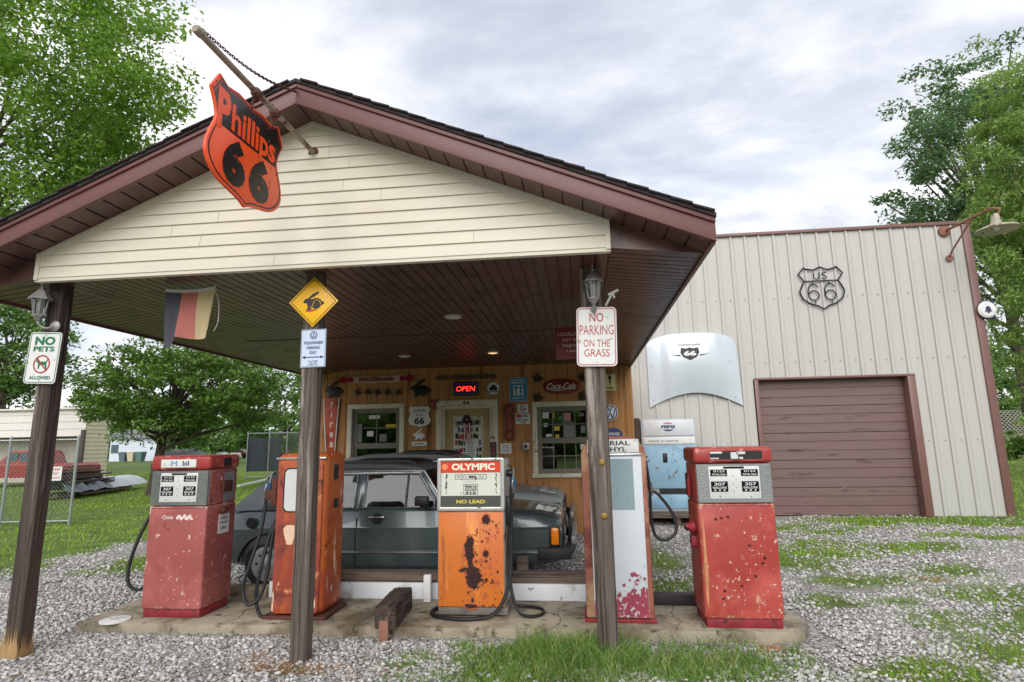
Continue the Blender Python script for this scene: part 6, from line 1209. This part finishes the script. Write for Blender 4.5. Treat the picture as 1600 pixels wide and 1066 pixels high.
p = at(40, 120, 15); tree('maple_tree', 'tall bright green tree rising behind the left roof slope', (p.x-2.5, 15.5, 0), (p.x-.5, 15, p.z-.5), (5.2, 3.8, 5.4), 420, 150, .165, LF1, cr=.15, trunk=.15, limbs=26, shell=.45)
p = at(285, 612, 19); tree('dogwood_tree', 'low spreading dark green tree on the lawn behind the left red pump', (at(243, 700, 19).x, 19, 0), (p.x, 19, p.z), (3.75, 2.8, 1.75), 240, 110, .15, LF2, cr=.15, trunk=.2, limbs=45, shell=.35, flat=.5, zmin=1.75)
p = at(20, 560, 34); tree('background_tree', 'light green tree beyond the beige shed at the left edge', (p.x, 34, 0), (p.x-1, 34, p.z+.6), (4.4, 4, 3.9), 130, 100, .3, LF5, cr=.2, trunk=.3, limbs=20)
p = at(1490, 230, 31); tree('oak_tree', 'tall dark green tree with ragged outline behind the metal garage', (p.x+1.5, 31, 0), (p.x+1.2, 31, p.z-1.6), (5.4, 4.5, 6.6), 300, 100, .23, LF3, cr=.115, trunk=.35, limbs=60, shell=.4, cone=.3)
p = at(1610, 330, 22); tree('cypress_tree', 'feathery bright green tree at the right edge in front of the dark tree', (p.x+.9, 22, 0), (p.x+.9, 22, p.z-.6), (3.3, 2.8, 7.4), 520, 120, .18, LF4, cr=.105, trunk=.28, droop=1.2, flat=.55, asp=.3, limbs=40, shell=.35, cone=.25)
for px, Y, zc, rx, rz, lb in ((440, 60, 5.0, 5.5, 5.0, 'pale green tree far off behind the wire screen left of the middle post'), (330, 75, 4.5, 6, 4.4, 'distant tree behind the low dark green tree on the left lawn'), (150, 80, 5, 7, 5, 'distant tree between the shed and the low dark tree'), (1590, 52, 4.5, 5, 4.6, 'distant tree behind the board fence at the right edge')):
    p = at(px, 690, Y); tree('background_tree', lb, (p.x, Y, 0), (p.x, Y, zc), (rx, 4, rz), 90, 90, .5, LF5, cr=.24, trunk=.3, limbs=12)
# far-off wood all round on the horizon, also behind the viewer
C_ = []
for a in np.linspace(0, 2*math.pi, 120, endpoint=False):
    R_ = 150+30*math.sin(a*5)+20*rng.random(); x, y = R_*math.sin(a), R_*math.cos(a)
    if abs(a-math.pi) < .9 : x *= .3; y *= .3
    sc_ = 1.0 if abs(a-math.pi) >= .9 else .75
    k = 220; C_.append(np.stack([x+rng.normal(size=k)*5*sc_, y+rng.normal(size=k)*4*sc_, np.abs(rng.normal(size=k))*4.0*sc_*(.7+.6*rng.random())], 1))
tag(npmesh('distant_wood', *leafmesh(np.concatenate(C_), 2.2, .4, 0, .7), LF5), 'far-off line of trees along the horizon', 'wood', kind='stuff')
# ================================================================ BACKGROUND ON THE LEFT
def wire_panel(par, a, b, z0, z1, pitch=.11, r=.004, name='wire_mesh', mat=STEEL):
    a = Vector(a); b = Vector(b); L_ = (b-a).length; d = (b-a)/L_; hh = z1-z0; m = MB()
    k = int((L_+hh)/pitch)
    for i in range(k+1):
        s = i*pitch
        for sg in (1, -1):
            u0, v0 = s-hh, 0; u1, v1 = s, hh
            if u0 < 0: v0 = -u0; u0 = 0
            if u1 > L_: v1 -= u1-L_; u1 = L_
            if v1-v0 < .02: continue
            if sg < 0: q0, q1 = L_-u0, L_-u1
            else: q0, q1 = u0, u1
            m.tube([a+d*q0+Z_*(z0+v0), a+d*q1+Z_*(z0+v1)], r, 3)
    return m.build(name, mat, par, smooth=False)
def fence_frame(par, pts, h, r=.03, rails=True):
    for p in pts: m = MB(); m.tube([(p[0], p[1], -.05), (p[0], p[1], h+.06)], r, 10); m.lathe([(r*1.15, 0), (r*1.1, .03), (.005, .06)], (p[0], p[1], h+.04), 10); m.build('post', STEEL, par)
    m = MB()
    for a, b in zip(pts, pts[1:]): m.tube([(a[0], a[1], h), (b[0], b[1], h)], r*.75, 8); m.tube([(a[0], a[1], .08), (b[0], b[1], .08)], r*.6, 8)
    m.build('rail', STEEL, par)
q0 = gr(108, 820); ZT = at(119, 687, q0.y).z; FP = [(q0.x, q0.y), (at(14, 740, q0.y-.15).x, q0.y-.2), (q0.x-3.2, q0.y-.6)]
t = thing('chain_link_fence', 'galvanised chain link fence panel on the lawn behind the left post', 'fence', (q0.x-1, q0.y, 0)); fence_frame(t, FP, ZT)
for a, b in zip(FP, FP[1:]): wire_panel(t, (a[0], a[1], 0), (b[0], b[1], 0), .1, ZT, .085, .0035)
c = at(91, 740, q0.y-.1); plate('fence_notice', 'small white notice wired to the chain link fence', 'notice', c.x, c.z, q0.y-.16, .28, .30, [('lettering', RED, [T('KEEP', 0, .09, .2, .05), T('OUT', 0, .0, .15, .06), T('PRIVATE', 0, -.09, .22, .04)])], r=.01)
# shed
SHY = 26.0; SID = pm('beige_siding', (214, 206, 176), .55, var=.05, vs=2); WSID = pm('white_siding', (224, 220, 214), .5, var=.05)
xr = at(131, 700, SHY).x; xl = xr-16; SHB = xr/(at(169, 700, SHY).x/SHY); zh1, zh0 = at(100, 640, SHY).z, at(100, 682, SHY).z; xb = at(118, 700, SHY).x
t = thing('beige_shed', 'low beige sided shed with an open bay behind the wire fence at left', 'shed', (xr-4, SHY, 0))
def lap(m, xa, xb_, z0, z1, Y, c_=.2):
    z = z0
    while z < z1: zz_ = min(z+c_, z1); m.add([(xa, Y-.03, z), (xb_, Y-.03, z), (xb_, Y, zz_), (xa, Y, zz_)], [(0, 1, 2, 3)]); m.add([(xa, Y-.03, z), (xb_, Y-.03, z), (xb_, Y, z), (xa, Y, z)], [(0, 1, 2, 3)]); z += c_
m = MB(); lap(m, xl, xr, zh0, zh1, SHY, .36); m.build('header', WSID, t, smooth=False, recalc=False)
m = MB(); z = 0
while z < zh1-.05: m.add([(xr+.03, SHY, z), (xr+.03, SHB, z), (xr, SHB, z+.2), (xr, SHY, z+.2)], [(0, 1, 2, 3)]); m.add([(xr+.03, SHY, z), (xr+.03, SHB, z), (xr, SHB, z), (xr, SHY, z)], [(0, 1, 2, 3)]); z += .2
m.box(xl, xr-.02, SHB-.1, SHB, 0, zh1); m.build('wall', SID, t, smooth=False, recalc=False)
m = MB(); m.prism([(xl-.2, zh1), (xr+.2, zh1), (xr+.2, zh1+.08), (xl-.2, zh1+.08)], (0, SHY-.2, 0), X_, Z_, SHB-SHY+.4); m.build('roof', WSID, t)
m = MB(); 
for px in (130, 60): x = at(px, 700, SHY).x; m.box(x-.09, x+.09, SHY-.14, SHY-.02, 0, zh0+.3)
m.build('post', pm('dark_downpipe', (78, 74, 66), .6), t); m = MB(); x = at(82, 700, SHY+3).x; m.box(xl, xr-.4, SHB-.3, SHB-.2, 0, zh0); m.build('inner_wall', pm('block_wall', (190, 184, 170), .8, var=.15, vs=3), t)
# red pickup
TYK = 23.5; xe = at(106, 740, TYK).x
t = thing('pickup_truck', 'red pickup truck parked in front of the beige shed', 'pickup', (xe-2.4, TYK, 0)); TR = pm('dull_red_truck_paint', (150, 48, 44), .4, var=.1, coat=.3)
z1 = at(90, 727, TYK).z+.06; m = MB(); rr = []
for f, zt, hw in ((0, z1-.1, .85), (.15, z1, .88), (2.2, z1, .9), (4.6, z1+.02, .9), (4.9, z1-.08, .86), (5.0, z1-.35, .82)): rr.append([Vector((xe-f, TYK+a*hw+.9, b)) for a, b in ((-1, .42), (-1, zt-.06), (-.94, zt), (.94, zt), (1, zt-.06), (1, .42))])
body = m.loft(rr).build('body', TR, t); cut(body, [(xe-.95-(xe-2.4), -.3, .5, .36, .45), (xe-4.1-(xe-2.4), -.3, .5, .36, .45)])
m = MB(); rr = []
for z, f0, f1, hw in ((z1-.02, 1.75, 3.75, .84), (z1+.35, 1.85, 3.35, .76), (z1+.58, 1.95, 3.1, .7), (z1+.62, 2.1, 3.0, .62)): rr.append([Vector((xe-f0, TYK+.9-hw, z)), Vector((xe-f1, TYK+.9-hw, z)), Vector((xe-f1, TYK+.9+hw, z)), Vector((xe-f0, TYK+.9+hw, z))])
m.loft(rr).build('cab', TR, t, bevel=.03)
m = MB(); m.prism([(xe-1.95, z1+.06), (xe-2.6, z1+.06), (xe-2.55, z1+.5), (xe-2.02, z1+.5)], (0, TYK+.09, 0), X_, Z_, .03); m.prism([(xe-2.7, z1+.06), (xe-3.4, z1+.06), (xe-3.1, z1+.5), (xe-2.65, z1+.5)], (0, TYK+.09, 0), X_, Z_, .03); m.build('side_window', pm('bluish_glass', (88, 104, 112), .1, var=.1), t)
for x in (xe-.95, xe-4.1): m = MB(); m.lathe([(.22, -.2), (.34, -.18), (.36, -.1), (.34, -.01), (.22, 0)], (x, TYK+.03, .36), 26, -Y_); wh = m.build('wheel', TYRE, t); m = MB(); m.lathe([(.21, 0), (.2, .01), (.05, .02)], (x, TYK+.03, .36), 20, -Y_); m.build('hubcap', HUB, wh)
# lumber and tarps
t = thing('lumber_pile', 'low pile of boards and tarps with a pale sheet on the lawn at left', 'lumber', (-15, 19, 0))
A0 = gr(96, 783); B0 = gr(226, 762); A0.z = B0.z = 0; dr = (B0-A0).normalized(); nr_ = Vector((-dr.y, dr.x, 0)); LL_ = (B0-A0).length
m = MB()
for i in range(12): o_ = nr_*(.1+rng.random()*.9)+Z_*(.35+.06*i+.02*rng.random()); s = LL_*.0+rng.random()*.6; m.bar(A0+dr*s+o_, A0+dr*(s+2.2+rng.random()*1.6)+o_+Z_*.03*rng.normal(), .2, .05)
for i in range(8): o_ = nr_*(rng.random()*1.1)+Z_*(.1+.05*rng.random()); m.bar(A0+dr*rng.random()*2+o_, A0+dr*(LL_*.7+rng.random()*1.5)+o_, .16, .08)
m.build('boards', OLDW, t)
def tarp(f0, f1, h, mat, name, wv):
    m = MB(); G_ = []
    for i in range(21):
        f = f0+(f1-f0)*i/20; row = []
        for j in range(9): g = j/8; hh = h*(math.sin(math.pi*(.06+.88*g))**.6)*(1+wv*math.sin(f*34+g*5)+wv*rng.normal()*.4); row.append(A0+dr*LL_*f+nr_*(-.1+1.3*g)+Z_*max(.02, hh))
        G_.append(row)
    for a_, b_ in zip(G_, G_[1:]): m.add(a_+b_, [(i, i+1, 9+i+1, 9+i) for i in range(8)])
    m.build(name, mat, t)
tarp(.02, .52, .62, pm('grey_tarp', (104, 112, 122), .45, var=.15, vs=2), 'grey_tarp', .12); tarp(.5, 1.0, .55, pm('white_tarp', (196, 200, 206), .45, var=.06), 'white_sheet', .04)
# bins and white house far away
HY = 68; xa, xb_ = at(172, 700, HY+4).x, at(252, 700, HY+4).x
t = thing('white_house', 'distant white house beyond the lawn between shed and tree', 'house', ((xa+xb_)/2, HY+8, 0)); WH2 = pm('bluish_white_wall', (206, 212, 224), .6, var=.04)
m = MB(); lap(m, xa, xb_, 0, 3.0, HY+4, .3); m.box(xa, xb_, HY+4.01, HY+12, 0, 3.0); m.build('wall', WH2, t, smooth=False); m = MB(); m.prism([(xa-.4, 3.0), (xb_+.4, 3.0), (xb_-1.5, 4.2), (xa+1.5, 4.2)], (0, HY+3.5, 0), X_, Z_, 9); m.build('roof', pm('grey_roof', (130, 132, 138), .8), t)
for f in (.1,): m = MB(); x = xa+(xb_-xa)*f; m.box(x-.5, x+.5, HY+3.9, HY+3.97, 1.1, 2.2); m.build('window', pm('bluish_glass', (88, 104, 112), .1), t)
for px, mt, lb in ((193, pm('grey_bin', (96, 108, 118), .6), 'grey wheelie bin left of the cream one by the distant white house'), (206, pm('cream_bin', (196, 186, 160), .6), 'cream wheelie bin between two grey ones by the distant white house'), (219, pm('green_bin', (84, 116, 116), .6), 'grey-green wheelie bin right of the cream one by the distant white house')):
    c = at(px, 720, HY); t = thing('wheelie_bin', lb, 'bin', (c.x, HY, 0), group='wheelie bins by the white house'); m = MB(); m.loft([[Vector((c.x+a*w_, HY+b*w_, z)) for a, b in ((-1, -1), (1, -1), (1, 1), (-1, 1))] for z, w_ in ((.08, .33), (1.15, .45))]); m.build('bin_body', mt, t); m = MB(); m.box(c.x-.48, c.x+.48, HY-.5, HY+.5, 1.16, 1.25); m.build('lid', mt, t, bevel=.03)
# covered car, distant parked cars
def simple_car(name, label, px, Y, mat, L_=4.3, group=None, cat='car'):
    c = at(px, 700, Y); t = thing(name, label, cat, (c.x, Y, 0), group=group); x = c.x-L_/2; rr = []
    for f, zt, hw in ((0, .7, .75), (.03, .9, .8), (.5, .95, .85), (.97, .85, .8), (1, .6, .75)): rr.append([Vector((x+L_*f, Y+a*hw, b)) for a, b in ((-1, .3), (-1, zt-.08), (-.93, zt), (.93, zt), (1, zt-.08), (1, .3))])
    MB().loft(rr).build('body', mat, t); rr = []
    for z, f0, f1, hw in ((.9, .12, .72, .78), (1.25, .2, .6, .7), (1.42, .26, .52, .62)): rr.append([Vector((x+L_*f0, Y-hw, z)), Vector((x+L_*f1, Y-hw, z)), Vector((x+L_*f1, Y+hw, z)), Vector((x+L_*f0, Y+hw, z))])
    MB().loft(rr).build('cabin', DARKGLASS, t, bevel=.04); MB().box(x+L_*.27, x+L_*.51, Y-.62, Y+.62, 1.42, 1.46).build('roof', mat, t, bevel=.02)
    for f in (.18, .8): m = MB(); m.lathe([(.2, -.2), (.31, -.18), (.31, -.02), (.2, 0)], (x+L_*f, Y-.83, .32), 18, -Y_); m.build('wheel', TYRE, t)
simple_car('distant_car', 'white car parked far off left of the wire screen', 350, 75, WHITE, group='cars parked far off on the left')
simple_car('distant_car', 'red car parked far off beside the wire screen', 374, 82, pm('far_red_paint', (170, 60, 60), .4), group='cars parked far off on the left')
c = at(292, 710, 44); t = thing('covered_car', 'long low shape under a black cover behind the dark green tree', 'cover', (c.x, 44, 0)); m = MB(); rr = []
for i in range(15): f = i/14; hh = 1.55*(math.sin(math.pi*(.1+.8*f))**.5)*(1+.05*rng.normal()); x = c.x-2.3+4.6*f; rr.append([Vector((x, 44+a, max(.05, b*hh))) for a, b in ((-1.0, .05), (-.95, .5), (-.6, .9), (0, 1), (.6, .9), (.95, .5), (1, .05))])
m.loft(rr).build('cover', pm('black_cover', (48, 50, 54), .5, var=.2, vs=3), t)
# wire enclosure with dark screen
EY = 28.5; ex = [at(384, 740, EY).x, at(418, 740, EY).x, at(446, 740, EY).x, at(476, 740, EY).x]; ez = at(420, 677, EY).z
t = thing('wire_enclosure', 'tall wire enclosure with a dark screen left of the middle post', 'enclosure', (ex[0], EY, 0)); fence_frame(t, [(x, EY) for x in ex]+[(ex[-1], EY+3)], ez, .035); wire_panel(t, (ex[1], EY, 0), (ex[-1], EY, 0), .1, ez, .16, .006)
m = MB(); 
for i in range(12):
    f0, f1 = i/12, (i+1)/12; y_2 = lambda f: EY+.05+.08*math.sin(f*11); X2 = lambda f: ex[0]+(ex[2]-ex[0]-.3)*f; m.add([(X2(f0), y_2(f0), .35), (X2(f1), y_2(f1), .35), (X2(f1), y_2(f1), ez-.15-.1*math.sin(f1*3)), (X2(f0), y_2(f0), ez-.15-.1*math.sin(f0*3))], [(0, 1, 2, 3)])
m.build('dark_screen', pm('dark_screen_cloth', (62, 70, 76), .8, var=.15, vs=2), t)
m = MB(); a = at(372, 764, 21); b = at(432, 751, 26.5); m.bar((a.x, 21, .16), (b.x, 26.5, .16), .09, .07); tag(m.build('white_rail', WHITE), 'thin white rail lying on the grass left of the orange pump', 'rail')
# right: board fence with lattice
RFY = 44; x0 = at(1562, 700, RFY).x; z0, z1 = at(1585, 678, RFY).z, at(1585, 641, RFY).z
t = thing('board_fence', 'grey board fence with lattice top at the right edge beyond the lawn', 'fence', (x0+5, RFY, 0)); m = MB()
for i in range(60): m.box(x0-1+i*.2, x0-1+i*.2+.185, RFY+.01*rng.random(), RFY+.04, 0, z0)
m.build('boards', pm('grey_boards', (142, 132, 116), .85, var=.2, vs=2, stretch=(5, 5, .5)), t, smooth=False); wire_panel(t, (x0-1, RFY, 0), (x0+11, RFY, 0), z0, z1, .26, .03, 'lattice', pm('grey_lattice', (150, 146, 136), .8))
p = at(1575, 700, 40); tree('shrub', 'small round shrub at the foot of the board fence', (p.x, 40, 0), (p.x, 40, .9), (1.2, 1, .8), 30, 60, .25, LF2, cr=.35, trunk=.05, limbs=6)
